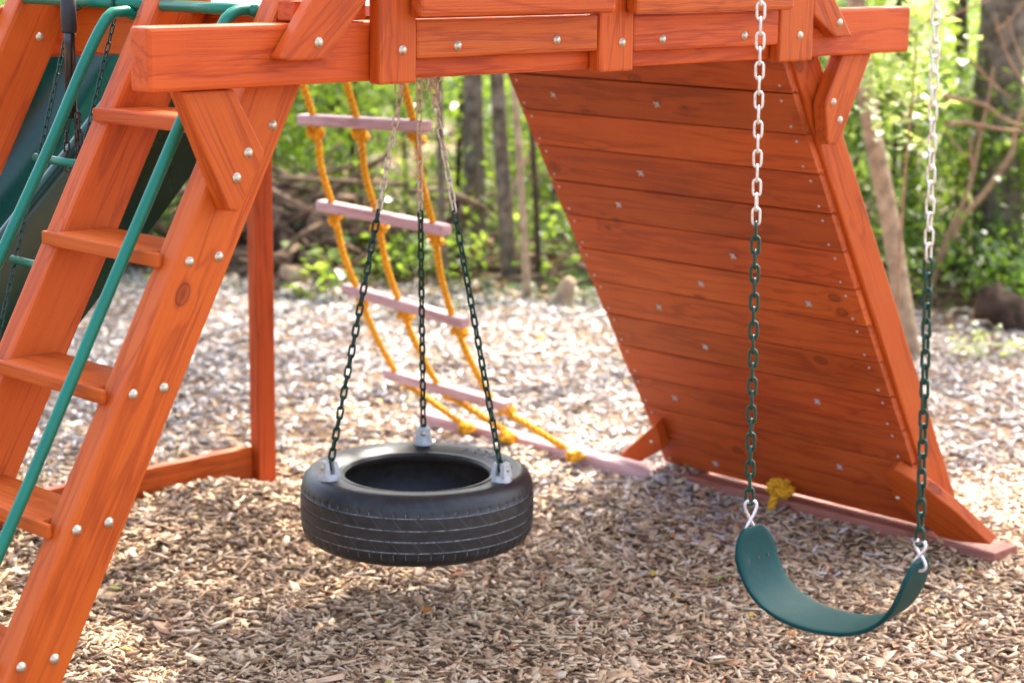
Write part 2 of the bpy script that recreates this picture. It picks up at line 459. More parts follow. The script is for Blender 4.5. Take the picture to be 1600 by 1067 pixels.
def rope_obj(name, path, r, mat, parent, pitch=0.078, closed=False, kmat=K, phase=0.0, strands=3):
    """laid rope: strands wound round each other"""
    c = sum(path, Vector()) / len(path)
    path = [p - c for p in path]
    fr = frames_along(path, closed)
    V, Fc = [], []
    d = 0.0
    ds = [0.0]
    for i in range(1, len(path)): d += (path[i] - path[i - 1]).length; ds.append(d)
    if closed:
        tot = d + (path[0] - path[-1]).length
        pitch = tot / max(1, round(tot / pitch * strands)) * strands
    for s in range(strands):
        sp_ = []
        for p, (t, a, b_), q in zip(path, fr, ds):
            an = 2 * math.pi * (s / strands + q / pitch) + phase
            sp_.append(p + (a * math.cos(an) + b_ * math.sin(an)) * r * 0.60)
        tv, tf = tube(sp_, r * 0.45, 7, False)
        o = len(V)
        V += tv; Fc += [tuple(o + i for i in f) for f in tf]
    me = mesh_from(name, V, Fc, mat, True)
    return new_obj(name, me, kmat @ Matrix.Translation(c), parent)

def lathe(profile, seg=16):
    """profile [(r, z)] open, revolved round z; poles where r == 0"""
    V, Fc, rows = [], [], []
    for r, z in profile:
        if r < 1e-6:
            rows.append([len(V)] * seg); V.append((0, 0, z))
        else:
            rows.append(list(range(len(V), len(V) + seg)))
            V += [(r * math.cos(2 * math.pi * k / seg), r * math.sin(2 * math.pi * k / seg), z) for k in range(seg)]
    for a, b_ in zip(rows, rows[1:]):
        for k in range(seg):
            k2 = (k + 1) % seg
            f = []
            for q in (a[k], a[k2], b_[k2], b_[k]):
                if q not in f: f.append(q)
            if len(f) > 2: Fc.append(tuple(f))
    return V, Fc

# shared small meshes
bolt_me = mesh_from('bolt', *lathe([(0.0112, -0.002), (0.0112, 0.0012), (0.0086, 0.0016), (0.0083, 0.0035), (0.0068, 0.0058), (0.004, 0.0072), (0, 0.0077)], 16), M['bolt'], True)
screw_me = mesh_from('screw', *lathe([(0.0042, -0.001), (0.0042, 0.0008), (0.0028, 0.0016), (0.0012, 0.0006), (0, 0.0004)], 10), M['screw'], True)

def teenut_mesh():
    V, Fc = lathe([(0.0075, -0.001), (0.0075, 0.0012), (0.0055, 0.0016), (0.0045, 0.0005), (0, 0.0)], 12)
    for k in range(4):
        a = math.pi / 4 + k * math.pi / 2
        ca, sa = math.cos(a), math.sin(a)
        o = len(V)
        for x, y, z in ((0.005, -0.0028, 0.0), (0.0125, -0.002, 0.0), (0.0125, 0.002, 0.0), (0.005, 0.0028, 0.0), (0.005, -0.0028, 0.0022), (0.0125, -0.002, 0.004), (0.0125, 0.002, 0.004), (0.005, 0.0028, 0.0022)):
            V.append((x * ca - y * sa, x * sa + y * ca, z))
        Fc += [tuple(o + i for i in f) for f in ((4, 5, 6, 7), (0, 1, 5, 4), (1, 2, 6, 5), (2, 3, 7, 6), (3, 0, 4, 7), (3, 2, 1, 0))]
    return mesh_from('tee_nut', V, Fc, M['screw'])
teenut_me = teenut_mesh()

def stick(name, me, p, normal, parent, xdir=(0, 0, 1)):
    """small hardware on a surface at p (u,v,z)"""
    z = Vector(normal).normalized()
    x = Vector(xdir)
    if abs(x.normalized().dot(z)) > 0.95: x = Vector((1, 0, 0))
    return new_obj(name, me, K @ frame(Vector(p), x, z), parent)

def link_mesh(name, pitch, wire, width, mat):
    hw = width / 2 - wire / 2            # centreline half width
    hl = pitch / 2 + wire / 2            # centreline half length
    st = hl - hw
    path = []
    for k in range(7):
        a = math.pi * k / 6
        path.append(Vector((hw * math.cos(a), 0, st + hw * math.sin(a))))
    for k in range(7):
        a = math.pi + math.pi * k / 6
        path.append(Vector((hw * math.cos(a), 0, -st + hw * math.sin(a))))
    V, Fc = tube(path, wire / 2, 8, True)
    return mesh_from(name, V, Fc, mat, True)

LK_G = link_mesh('chain_link', 0.030, 0.0053, 0.0212, M['galv'])
LK_C = link_mesh('coated_chain_link', 0.030, 0.0070, 0.0225, M['coat'])
LK_S = link_mesh('small_chain_link', 0.022, 0.0042, 0.0145, M['coat'])
LK_B = link_mesh('black_chain_link', 0.022, 0.0055, 0.017, M['black'])

def chain(parent, a, b_, switch=None, pitch=0.030, twist=0.3, me_hi=None, me_lo=None, rng=None, name='chain'):
    """links from a (top) to b (bottom); `switch` = height below which the coated link is used"""
    a, b_ = Vector(a), Vector(b_)
    rng = rng or random.Random(5)
    d = b_ - a
    n = max(1, round(d.length / pitch))
    t = d.normalized()
    side0 = Vector((0.7, -0.7, 0)).cross(t).normalized()
    c = empty(name, K @ Matrix.Translation(a), parent=parent)
    for i in range(n):
        p = a + d * ((i + 0.5) / n)
        an = twist + (i % 2) * math.pi / 2 + rng.uniform(-0.12, 0.12)
        x = Matrix.Rotation(an, 3, t) @ side0
        hi = switch is None or p.z > switch
        me = me_hi if hi else me_lo
        new_obj(me.name.split('.')[0], me, K @ frame(p, x, -t), c)
    return c

random.seed(7)
rs = np.random.RandomState(11)

# ------------------------------------------------------------------ ground
MOUNDS = []
for px_, py_, a_ in ((1066, 752, 0.055), (1250, 812, 0.012), (1335, 832, 0.026), (1400, 852, 0.018), (1455, 864, 0.028)):
    q_ = wxy(px_, py_, z=0.0)
    MOUNDS.append((q_.x, q_.y, a_))
def gh(x, y):
    """ground height, world x y (arrays or numbers)"""
    h = 0.012 * np.sin(x * 2.1 + 0.7) * np.cos(y * 1.7) + 0.010 * np.sin(x * 4.3 - y * 3.1) + 0.006 * np.sin(x * 9.1 + y * 7.3)
    def mound(cx, cy, sx, sy, a, rot=0.0):
        dx, dy = x - cx, y - cy
        c, s = math.cos(rot), math.sin(rot)
        return a * np.exp(-((dx * c + dy * s) / sx) ** 2 - ((-dx * s + dy * c) / sy) ** 2)
    h = h - 0.012
    h = h + mound(-0.92, 7.18, 0.16, 0.12, 0.035) + mound(-0.98, 6.62, 0.35, 0.22, 0.085) + mound(-1.5, 6.25, 0.5, 0.22, 0.06)
    for cx, cy, a in MOUNDS:
        h = h + mound(cx, cy, 0.13, 0.10, a)
    far = np.clip((y - 11.0) / 10.0, 0, 1)
    h = h + far * (0.10 * np.sin(x * 0.7 + 1.0) + 0.10 * np.sin(y * 0.5 + x * 0.3))
    return h

def axis(lo, hi, fine_lo, fine_hi, fine, coarse):
    a = list(np.arange(lo, fine_lo, coarse)) + list(np.arange(fine_lo, fine_hi, fine)) + list(np.arange(fine_hi, hi + coarse, coarse))
    return np.array(a)
gx = axis(-160, 160, -4, 4, 0.06, 4.0)
gy = axis(-20, 260, 3.0, 13.0, 0.06, 4.0)
GX, GY = np.meshgrid(gx, gy)
GV = np.stack([GX.ravel(), GY.ravel(), gh(GX, GY).ravel()], 1)
nx, ny = len(gx), len(gy)
ii = (np.arange(ny - 1)[:, None] * nx + np.arange(nx - 1)[None, :]).ravel()
GF = np.stack([ii, ii + 1, ii + nx + 1, ii + nx], 1)
ground = new_obj('ground', np_mesh('ground', GV, len(GF), 4, GF, M['ground'], True), Matrix.Identity(4))
tag(ground, 'brown mulch bed running into leafy forest floor', 'ground', kind='structure')

def chips(n, xr, yr, lmin, lmax, keep=None):
    x = rs.uniform(*xr, n); y = rs.uniform(*yr, n)
    ok = np.abs(x) < 0.30 * y + 1.1
    e = y + 0.28 * x + rs.normal(0, 0.25, n)
    ok &= e < 10.95
    if keep is not None: ok &= keep(x, y)
    x, y = x[ok], y[ok]; n = len(x)
    L_ = lmin + (lmax - lmin) * rs.beta(1.3, 2.6, n) * np.where(rs.rand(n) < 0.08, 1.8, 1.2)
    W_ = L_ * rs.uniform(0.16, 0.5, n)
    T_ = rs.uniform(0.0018, 0.0045, n)
    yaw = rs.uniform(0, 2 * np.pi, n); pit = rs.normal(0, 0.28, n); rol = rs.normal(0, 0.35, n)
    base = np.array([[-1, -1, -1], [1, -1, -1], [1, 1, -1], [-1, 1, -1], [-1, -1, 1], [1, -1, 1], [1, 1, 1], [-1, 1, 1]], float) * 0.5
    P = base[None] * np.stack([L_, W_, T_], 1)[:, None, :]
    tap = rs.uniform(0.25, 1.1, (n, 2))
    P[:, [0, 3, 4, 7], 1] *= tap[:, :1]; P[:, [1, 2, 5, 6], 1] *= tap[:, 1:]
    P[:, [1, 2, 5, 6], 0] += rs.uniform(-0.2, 0.2, (n, 1)) * L_[:, None] * np.sign(P[:, [1, 2, 5, 6], 1])
    P[:, [0, 3, 4, 7], 2] += (rs.normal(0, 0.05, n) * L_)[:, None]
    cy_, sy_, cp_, sp_, cr_, sr_ = np.cos(yaw), np.sin(yaw), np.cos(pit), np.sin(pit), np.cos(rol), np.sin(rol)
    X, Y, Z = P[..., 0], P[..., 1], P[..., 2]
    Y, Z = Y * cr_[:, None] - Z * sr_[:, None], Y * sr_[:, None] + Z * cr_[:, None]
    X, Z = X * cp_[:, None] - Z * sp_[:, None], X * sp_[:, None] + Z * cp_[:, None]
    X, Y = X * cy_[:, None] - Y * sy_[:, None], X * sy_[:, None] + Y * cy_[:, None]
    z0 = gh(x, y) + rs.uniform(0.0, 0.014, n)
    V = np.stack([X + x[:, None], Y + y[:, None], Z + z0[:, None]], -1).reshape(-1, 3)
    f = np.array([[4, 5, 6, 7], [0, 3, 2, 1], [0, 1, 5, 4], [1, 2, 6, 5], [2, 3, 7, 6], [3, 0, 4, 7]])
    Fi = (np.arange(n)[:, None, None] * 8 + f[None]).reshape(-1, 4)
    return V, Fi

parts = [chips(105000, (-3.4, 3.4), (3.9, 7.6), 0.019, 0.056),
         chips(26000, (-3.4, 3.4), (3.9, 7.6), 0.006, 0.018), chips(5000, (-3.4, 3.4), (3.9, 7.6), 0.045, 0.09),
         chips(52000, (-4.6, 4.6), (7.6, 11.8), 0.024, 0.062)]
off, Vs, Fs = 0, [], []
for V, Fi in parts:
    Vs.append(V); Fs.append(Fi + off); off += len(V)
Vs, Fs = np.concatenate(Vs), np.concatenate(Fs)
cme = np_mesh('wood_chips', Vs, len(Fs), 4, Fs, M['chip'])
cme.materials.append(M['chip_skylit'])
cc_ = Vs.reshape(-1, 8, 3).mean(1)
grey = cc_[:, 1] + 0.12 * cc_[:, 0] + rs.normal(0, 0.55, len(cc_)) + 0.35 * np.sin(cc_[:, 0] * 2.3) > 7.25  # farther chips get the paler tone that stands for skylight
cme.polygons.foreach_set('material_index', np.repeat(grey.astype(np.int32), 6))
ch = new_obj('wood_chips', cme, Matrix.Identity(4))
tag(ch, 'loose tan and grey wood chip mulch covering the play area', 'wood chips', kind='stuff')

def leaves_np(P, size, up=None, flat=0.0, asp=0.55):
    """diamond leaves folded along the midrib at points P (n,3)"""
    n = len(P)
    d = rs.normal(0, 1, (n, 3)); d[:, 2] = d[:, 2] * (1 - flat) - 0.15
    d /= np.linalg.norm(d, axis=1)[:, None]
    nn = rs.normal(0, 1, (n, 3)); nn[:, 2] = np.abs(nn[:, 2]) + 0.8 + 3 * flat
    s = np.cross(nn, d); s /= np.linalg.norm(s, axis=1)[:, None] + 1e-9
    up_ = np.cross(d, s)
    sz = size * rs.uniform(0.6, 1.35, n)[:, None]
    w = sz * asp * 0.5
    a = P - d * sz * 0.5
    t = P + d * sz * 0.5 - up_ * sz * 0.12
    l = P + s * w + up_ * w * 0.25 - d * sz * 0.08
    r_ = P - s * w + up_ * w * 0.25 - d * sz * 0.08
    V = np.stack([a, l, t, r_], 1).reshape(-1, 3)
    i = np.arange(n)[:, None] * 4
    Fi = np.concatenate([i, i + 1, i + 2, i + 3], 1)
    return V, Fi

def scatter_on_ground(n, xr, yr, size, cond=None, lift=0.012):
    x = rs.uniform(*xr, n); y = rs.uniform(*yr, n)
    if cond is not None:
        ok = cond(x, y); x, y = x[ok], y[ok]
    P = np.stack([x, y, gh(x, y) + lift + rs.uniform(0, 0.02, len(x))], 1)
    return leaves_np(P, size, flat=0.85)

V, Fi = scatter_on_ground(260, (-3, 3), (4.2, 10.5), 0.034, lambda x, y: np.abs(x) < 0.3 * y + 0.6, 0.018)
o = new_obj('fallen_leaves', np_mesh('fallen_leaves', V, len(Fi), 4, Fi, M['fallen']), Matrix.Identity(4))
tag(o, 'small orange yellow and green fallen leaves dotted over the mulch', 'fallen leaves', kind='stuff')
V, Fi = scatter_on_ground(26000, (-8, 9), (9.6, 24), 0.075, lambda x, y: (y + 0.28 * x > 10.75), 0.01)
o = new_obj('leaf_litter', np_mesh('leaf_litter', V, len(Fi), 4, Fi, M['litter']), Matrix.Identity(4))
tag(o, 'dead brown leaf litter on the forest floor behind the mulch', 'leaf litter', kind='stuff')

# ------------------------------------------------------------------ the playset
V0 = 3.366                      # near face of the near beam
VN, VF = 3.436, 4.54            # near face of near stringers / far face of far legs
root = empty('wooden_playset', K @ Matrix.Translation((3.4, 3.95, 0)),
             'orange stained wooden playset tower with stairs and sloping climbing wall', 'playset')
UX, VX, ZX = (1, 0, 0), (0, 1, 0), (0, 0, 1)

def pxpoly(name, pix, v, thick, mat=None, grain=UX, parent=None, bevel=0.006):
    return plate(name, [on(x, y, v=v) for x, y in pix], (0, thick, 0), mat or M['wood'], parent or root, grain, bevel)

def bolts(part, pix, v):
    for x, y in pix:
        stick('bolt', bolt_me, on(x, y, v=v) - Vector((0, 0.0005, 0)), (0, -1, 0), part)

beam_n = box('beam', 2.323, 5.014, V0, V0 + 0.066, 1.621, 1.753, M['wood'], root, bevel=0.009)
beam_f = box('beam', 2.65, 5.0, VF + 0.002, VF + 0.068, 1.621, 1.753, M['wood'], root, bevel=0.009)
stick('bolt', bolt_me, on(118, 52, v=VF), (0, -1, 0), beam_f)
stick('bolt', bolt_me, on(157, 20, v=VF), (0, -1, 0), beam_f)

# railing posts bolted to the beam
PT = 0.037
posts = []
for u0, u1, bx in ((2.905, 3.016, (629, 79)), (3.62, 3.746, (972, 67)), (4.34, 4.489, (1250, 56))):
    p = box('post', u0, u1, V0 - PT - 0.002, V0 - 0.002, 1.615, 2.75, M['wood'], root, 'z', 0.007)
    bolts(p, [bx], V0 - PT - 0.002)
    posts.append(p)
# rim boards and rails between the posts
for u0, u1, z0, bl in ((3.018, 3.618, 1.668, [(715, 72), (870, 63)]), (3.748, 4.338, 1.662, [(1035, 62), (1163, 56)])):
    p = box('rim_board', u0, u1, V0 - PT + 0.001, V0 - 0.003, z0, 1.756, M['wood'], root, bevel=0.008)
    bolts(p, bl, V0 - PT + 0.001)
for u0, u1, z0 in ((2.99, 3.633, 1.762), (3.708, 4.345, 1.757)):
    box('rail', u0, u1, V0 - PT - 0.044, V0 - PT - 0.005, z0, z0 + 0.088, M['wood'], root, bevel=0.01)
box('rim_board', 2.70, 2.903, V0 - 0.003 + 0.006, V0 + 0.06, 1.757, 1.80, M['wood'], root, bevel=0.004)
for k in range(14):                                             # pickets of the railing
    u = 3.03 + k * 0.103
    if 3.6 < u + 0.045 < 3.76: continue
    box('picket', u, u + 0.088, V0 - PT + 0.004, V0 - PT + 0.024, 1.775, 2.45, M['pale'], root, 'z', 0.003)
box('rail', 2.91, 4.49, V0 - PT - 0.044, V0 - PT - 0.005, 2.40, 2.488, M['wood'], root, bevel=0.01)
for k in range(12):                                             # deck boards
    u = 2.80 + k * 0.146
    box('deck_board', u, u + 0.138, VN + 0.072, VF - 0.074, 1.757, 1.782, M['pale'], root, 'v', 0.003)
for u in (2.86, 3.68, 4.40):
    box('joist', u, u + 0.038, VN + 0.072, VF - 0.074, 1.640, 1.7555, M['wood'], root, 'v', 0.003)
# diagonal braces lying on the beam
p = pxpoly('brace', [(437, 92), (446, 96), (512, 95), (580, -8), (620, -70), (540, -70), (490, -2)], V0 - PT - 0.002, PT, grain=(0.25, 0, 0.2))
bolts(p, [(498, 67)], V0 - PT - 0.002)
p = pxpoly('brace', [(1272, -70), (1272, 24), (1305, 58), (1333, 58), (1306, 0), (1285, -70)], V0 - PT - 0.002, PT, grain=(-0.15, 0, 0.2))
bolts(p, [(1312, 36)], V0 - PT - 0.002)

# stairs
def fl(z): return 2.143 + (z - 0.734) / 1.855        # front edge of the stringers
GS = (1 / 1.855, 0, 1)
stringers = []
for v, w, zt in ((VN, 0.156, 2.0), (3.88, 0.156, 2.0), (VF - 0.07, 0.165, 2.0)):
    pts = [(fl(-0.03), v, -0.03), (fl(-0.03) + w, v, -0.03), (fl(zt) + w, v, zt), (fl(zt), v, zt)]
    stringers.append(plate('stair_stringer' if v < 4.2 else 'leg', pts, (0, 0.07, 0), M['wood'], root, GS, 0.010))
bolts(stringers[0], [(426, 196), (296, 409), (342, 401), (208, 616), (256, 606), (120, 828), (170, 816), (85, 1029), (33, 1042)], VN)
stick('bolt', bolt_me, on(62, 58, v=VF - 0.07), (0, -1, 0), stringers[2])
for z in (1.545, 1.274, 1.000, 0.736, 0.468, 0.20):
    uF = fl(z) - 0.03
    e = uF + 0.013
    v0_, v1_, va, vb = 3.508, 3.878, 3.470, 3.925
    pl = [(uF, va), (uF, vb), (e, vb), (e, v1_), (uF + 0.15, v1_), (uF + 0.15, v0_), (e, v0_), (e, va)]
    plate('stair_tread', [(u, v, z) for u, v in pl], (0, 0, -0.032), M['pale'] if False else M['wood'], root, VX, 0.005)

# gussets under the beam
p = pxpoly('gusset', [(283, 144), (366, 140), (415, 238), (413, 246), (374, 331), (358, 330), (345, 300)], V0 + 0.022, 0.047, grain=(0.4, 0, -0.8), bevel=0.007)
bolts(p, [(388, 239), (370, 278)], V0 + 0.022)
p = pxpoly('gusset', [(1290, 160), (1318, 84), (1363, 82), (1314, 220), (1308, 227), (1294, 226)], V0 + 0.022, 0.047, grain=(-0.4, 0, -0.8), bevel=0.007)
bolts(p, [(1302, 160), (1312, 188)], V0 + 0.022)

# green crossbar and handrails with their plates
barA, barB = on(411, 15, u=2.72), on(80, 12, u=2.72)
zb = 1.775
tube_obj('crossbar', [Vector((2.72, 3.515, zb)), Vector((2.72, 3.876, zb))], 0.0135, M['green'], root)
tube_obj('crossbar', [Vector((2.72, 3.955, zb)), Vector((2.72, 4.466, zb))], 0.0135, M['green'], root)
for v, pix in ((3.545, [(424, 26), (405, 22), (385, 15), (362, 22), (345, 45), (318, 108), (262, 240), (160, 480), (60, 720), (0, 860), (-80, 1050)]),
               (3.985, [(226, 34), (215, 27), (197, 18), (175, 21), (158, 44), (128, 108), (78, 228), (2, 396), (-80, 580), (-180, 800)])):
    path = catmull([on(x, y, v=v) for x, y in pix], 0.02)
    h = tube_obj('handrail', path, 0.0135, M['green'], root, 14)
    c = path[0]
    pl = plate('mounting_plate', [(c.x - 0.035, v - 0.028, c.z - 0.03), (c.x + 0.035, v - 0.028, c.z - 0.03), (c.x + 0.06, v - 0.028, c.z + 0.035), (c.x - 0.01, v - 0.028, c.z + 0.035)],
               (0, 0.005, 0), M['green'], h, UX, 0.001)
    for du in (0.006, 0.036):
        stick('bolt', bolt_me, (c.x + du, v - 0.0282, c.z + 0.018), (0, -1, 0), pl).scale = (0.7, 0.7, 0.7)

# climbing wall: planks on the underside of two stringers
PR = [(1242, 148), (1264, 212), (1284, 275), (1302, 338), (1325, 397), (1341, 457), (1360, 514), (1378, 571), (1396, 626), (1408, 680)]
PL = [(786, 114), (812, 170), (832, 225), (854, 280), (879, 333), (898, 385), (918, 436), (941, 487), (962, 535), (981, 583), (1002, 630)]
W0, W1 = 3.452, 4.61
uz = np.array([[q.x, q.z] for q in [on(*p, v=W0) for p in PR] + [on(*p, v=W1) for p in PL]])
A_ = np.polyfit(uz[:, 1], uz[:, 0], 1)                # u = a*z + b on the planks' underside
wa, wb = float(A_[0]), float(A_[1])
def wu(z): return wa * z + wb
sl = Vector((wa, 0, 1)).normalized()                  # up the slope
wn_ = Vector((-1, 0, wa)).normalized()                # towards the viewer's side (under the wall)
if wn_.x > 0: wn_ = -wn_
seam = [0.5 * (on(*a, v=W0).z + on(*b_, v=W1).z) for a, b_ in zip(PR, PL)]
pitch_ = (seam[0] - seam[-1]) / (len(seam) - 1)
zs = [seam[0] + 2 * pitch_, seam[0] + pitch_] + seam + [seam[-1] - pitch_, seam[-1] - 2 * pitch_, 0.053]
TH = 0.026
nuts = [(865, 148), (1027, 163), (1001, 271), (967, 320), (1145, 400), (1096, 443), (1030, 480), (1102, 542), (1264, 474), (1054, 622), (1118, 724), (1277, 627), (1312, 729)]
nut_p = [on_plane(x, y, -wa, wb) for x, y in nuts]
for i in range(len(zs) - 1):
    zt, zb_ = zs[i] - 0.0003, zs[i + 1] + 0.0003
    jit = random.uniform(0, 0.004)
    of = wn_ * -jit
    e0, e1 = random.uniform(0, 0.004), random.uniform(0, 0.004)
    G = 0.0022
    lb, lt = Vector((wu(zb_), W0 + e0, zb_)), Vector((wu(zt), W0 + e0, zt))
    bk = -wn_ * TH
    prof = [lb + sl * G, lt - sl * G, lt - sl * G + bk * 0.5, lt - sl * 0.011 + bk * 0.5, lt - sl * 0.011 + bk, lb - sl * 0.0095 + bk, lb - sl * 0.0095 + bk * 0.58, lb + sl * G + bk * 0.58]
    pk = plate('wall_plank', [p + of for p in prof], (0, W1 - W0 - e0 - e1, 0), M['plank'], root, VX, 0.0022)
    if zs[i] - zs[i + 1] > 0.07:
        for v in (W0 + 0.045, W1 - 0.032):
            for z in (zt - 0.022, zb_ + 0.022):
                stick('screw', screw_me, Vector((wu(z), v + random.uniform(-0.006, 0.006), z)) + of + wn_ * 0.0008, wn_, pk)
    for p in nut_p:
        if zb_ < p.z < zt: stick('tee_nut', teenut_me, p + of + wn_ * 0.001, wn_, pk, (random.random(), 1, 0.3))
# stringers behind the planks
for v in (VN + 0.004, W1 - 0.078):
    b0 = wn_ * -(TH + 0.001)
    q = []
    for z, d in ((0.02, 0.0), (0.02, 1), (1.74, 1), (1.74, 0)):
        q.append(Vector((wu(z) + (TH + 0.0015) / abs(wn_.x) + d * 0.132, v, z)))
    plate('wall_stringer', q, (0, 0.07, 0), M['wood'], root, (wa, 0, 1), 0.008)
# ground board of wall and rope ladder, and the two stabilising braces lying on the planks
box('ground_board', 5.352, 5.492, 3.18, 4.60, -0.035, 0.046, M['dusty'], root, 'v', 0.006)
box('ground_board', 5.318, 5.405, 4.604, 5.86, -0.04, 0.040, M['pale'], root, 'v', 0.018)  # sunlit stretch: its brightness comes from the tinted wood colour
bo = 0.002
def wallpt(px, py):
    p = on_plane(px, py, -wa, wb - 0.046 / abs(wn_.x))
    return p
for pix, hole in (([(1381, 743), (1396, 731), (1445, 762), (1495, 801), (1548, 851), (1500, 856), (1470, 846), (1400, 785)], (1403, 778)),
                  ([(977, 737), (1019, 668), (1024, 663), (1036, 702), (1010, 743)], (1018, 690))):
    P = [wallpt(*p) for p in pix]
    for p in P: p.z = max(p.z, 0.049)
    for p in P: p.x = wu(p.z) - 0.046 / abs(wn_.x)
    g = P[4] - P[0] if pix[0][0] > 1200 else P[1] - P[0]
    pk = plate('stabilising_brace', P, -wn_ * 0.042, M['wood'], root, g, 0.005)
    stick('bolt', bolt_me, wallpt(*hole) + wn_ * 0.0005, wn_, pk).scale = (0.7, 0.7, 0.7)

# second bay: vertical post, ground board, top beam the rope ladder hangs from, swing beam overhead
box('post', 4.265, 4.345, 5.552, 5.602, -0.05, 1.66, M['wood'], root, 'z', 0.006)
box('ground_board', 2.45, 4.262, 5.585, 5.625, -0.03, 0.128, M['wood'], root, 'u', 0.006)
box('beam', 4.38, 4.446, VF + 0.070, 5.72, 1.665, 1.80, M['wood'], root, 'v', 0.008)
box('beam', 4.262, 4.378, 5.545, 5.61, 1.664, 1.80, M['wood'], root, 'u', 0.006)
box('swing_beam', 3.215, 3.285, 1.35, V0 - PT - 0.05, 2.50, 2.63, M['wood'], root, 'v', 0.008)
box('swing_beam_brace', 3.02, 3.6, V0 - PT - 0.049, V0 - PT - 0.004, 2.52, 2.60, M['wood'], root, 'u', 0.006)

# ------------------------------------------------------------------ slide behind the stairs
sl_root = empty('slide', K @ Matrix.Translation((2.3, 5.0, 0)), 'dark green moulded plastic slide running down behind the stairs', 'slide')
def slide_mesh():
    va, vb = 4.66, 5.28
    prof = []                              # (v, height above bed)
    for k in range(9):
        a = math.pi * k / 8
        prof.append((va + 0.03 - 0.03 * math.cos(a), 0.15 + 0.03 * math.sin(a)))
    prof += [(va + 0.062, 0.10), (va + 0.075, 0.04), (va + 0.11, 0.008), (va + 0.17, 0.0)]
    prof = [(va, -0.17), (va, 0.10)] + prof
    prof = prof + [(va + vb - v, h) for v, h in prof[::-1]]
    pathz = [(3.95, 1.74), (3.62, 1.70), (3.40, 1.55), (3.10, 1.25), (2.70, 0.86), (2.30, 0.48), (2.05, 0.31), (1.75, 0.24)]
    path = catmull([(u, 0, z) for u, z in pathz], 0.05)
    V, Fc = [], []
    m_ = len(prof)
    for i, p in enumerate(path):
        a = path[max(i - 1, 0)]; c = path[min(i + 1, len(path) - 1)]
        t = (c - a).normalized(); n_ = Vector((-t.z, 0, t.x))
        if n_.z < 0: n_ = -n_
        for v, h in prof: V.append(p + n_ * h + Vector((0, v, 0)) - Vector((2.3, 5.0, 0)))
    for i in range(len(path) - 1):
        for k in range(m_ - 1):
            Fc.append((i * m_ + k, i * m_ + k + 1, (i + 1) * m_ + k + 1, (i + 1) * m_ + k))
    return V, Fc
sv, sf = slide_mesh()
so = new_obj('slide_bed', mesh_from('slide_bed', sv, sf, M['slide'], True), WM[sl_root].copy(), sl_root)
md = so.modifiers.new('thickness', 'SOLIDIFY'); md.thickness = 0.008; md.offset = -1
for u, z in ((2.42, 0.55), (1.85, 0.24)):
    box('support_leg', u, u + 0.05, 4.72, 5.22, -0.03, z - 0.03, M['slide'], sl_root, 'v', 0.004)

# ------------------------------------------------------------------ tyre swing
tc_ = on(652, 783, y=5.58)                 # centre of the tyre
tw = empty('tire_swing', K @ Matrix.Translation((tc_.x, tc_.y, tc_.z)), 'black car tire swing hanging flat on three chains', 'tire swing')
def tyre_mesh():
    R = 0.325
    gro = [0.045, 0.010, -0.022, -0.054]
    top = [(0.205, 0.070), (0.201, 0.082), (0.207, 0.090), (0.216, 0.0915), (0.221, 0.0885), (0.232, 0.0935), (0.250, 0.1005), (0.266, 0.1035), (0.281, 0.1025), (0.286, 0.1035), (0.293, 0.1005), (0.304, 0.0935), (0.3125, 0.084), (0.3175, 0.074), (0.3205, 0.064)]
    prof = [(r, z, 0, 'n') for r, z in top]
    z = 0.064
    tread = [(0.3218, 0.058), (0.3228, 0.0485)]
    prof += [(r, zz, 0, 's') for r, zz in tread]
    def crown(zz): return R - 0.35 * zz * zz / 0.65 * 1.3
    for i, g in enumerate(gro):
        prof += [(crown(g) , g + 0.0026, 0, 'n'), (crown(g) - 0.0036, g + 0.0020, 1, 'g'), (crown(g) - 0.0036, g - 0.0020, 1, 'g'), (crown(g), g - 0.0026, 0, 'n')]
        if i < 3:
            gm = (g + gro[i + 1]) / 2; prof.append((crown(gm), gm, 0, 'n'))
    prof += [(0.3222, -0.060, 0, 's'), (0.3205, -0.067, 0, 's'), (0.3175, -0.076, 0, 's')]
    prof += [(r, -zz, 0, 'n') for r, zz in top[::-1][2:]]
    prof += [(0.215, -0.062, 0, 'n'), (0.255, -0.078, 0, 'n'), (0.292, -0.07, 0, 'n'), (0.306, -0.045, 0, 'n'), (0.3085, 0, 0, 'n'), (0.306, 0.045, 0, 'n'), (0.292, 0.07, 0, 'n'), (0.255, 0.078, 0, 'n'), (0.215, 0.062, 0, 'n')]
    angs, sip = [], []
    for k in range(60):
        a0 = 2 * math.pi * k / 60
        for f, s in ((0.0, 0), (0.04, 1), (0.085, 1), (0.125, 0), (0.42, 0), (0.71, 0)):
            angs.append(a0 + f * 2 * math.pi / 60); sip.append(s)
    V, Fc, mi = [], [], []
    np_ = len(prof)
    for a, s in zip(angs, sip):
        for r, zz, gflag, kind in prof:
            rr = r - (0.0016 if (s and kind == 's') else 0.0)
            V.append((rr * math.cos(a), rr * math.sin(a), zz))
    na = len(angs)
    for i in range(na):
        j = (i + 1) % na
        for k in range(np_):
            k2 = (k + 1) % np_
            Fc.append((i * np_ + k, j * np_ + k, j * np_ + k2, i * np_ + k2))
            g1 = prof[k][3] == 'g' and prof[k2][3] == 'g'
            s1 = sip[i] and sip[j] and prof[k][3] == 's' and prof[k2][3] == 's'
            mi.append(1 if (g1 or s1) else 0)
    me = mesh_from('tire', V, Fc, M['tyre'], False)
    me.materials.append(M['dust'])
    me.polygons.foreach_set('material_index', mi)
    bm = bmesh.new(); bm.from_mesh(me); bmesh.ops.recalc_face_normals(bm, faces=bm.faces)
    for f in bm.faces: f.smooth = f.material_index == 0
    bm.to_mesh(me); bm.free()
    me.set_sharp_from_angle(angle=math.radians(38))
    return me
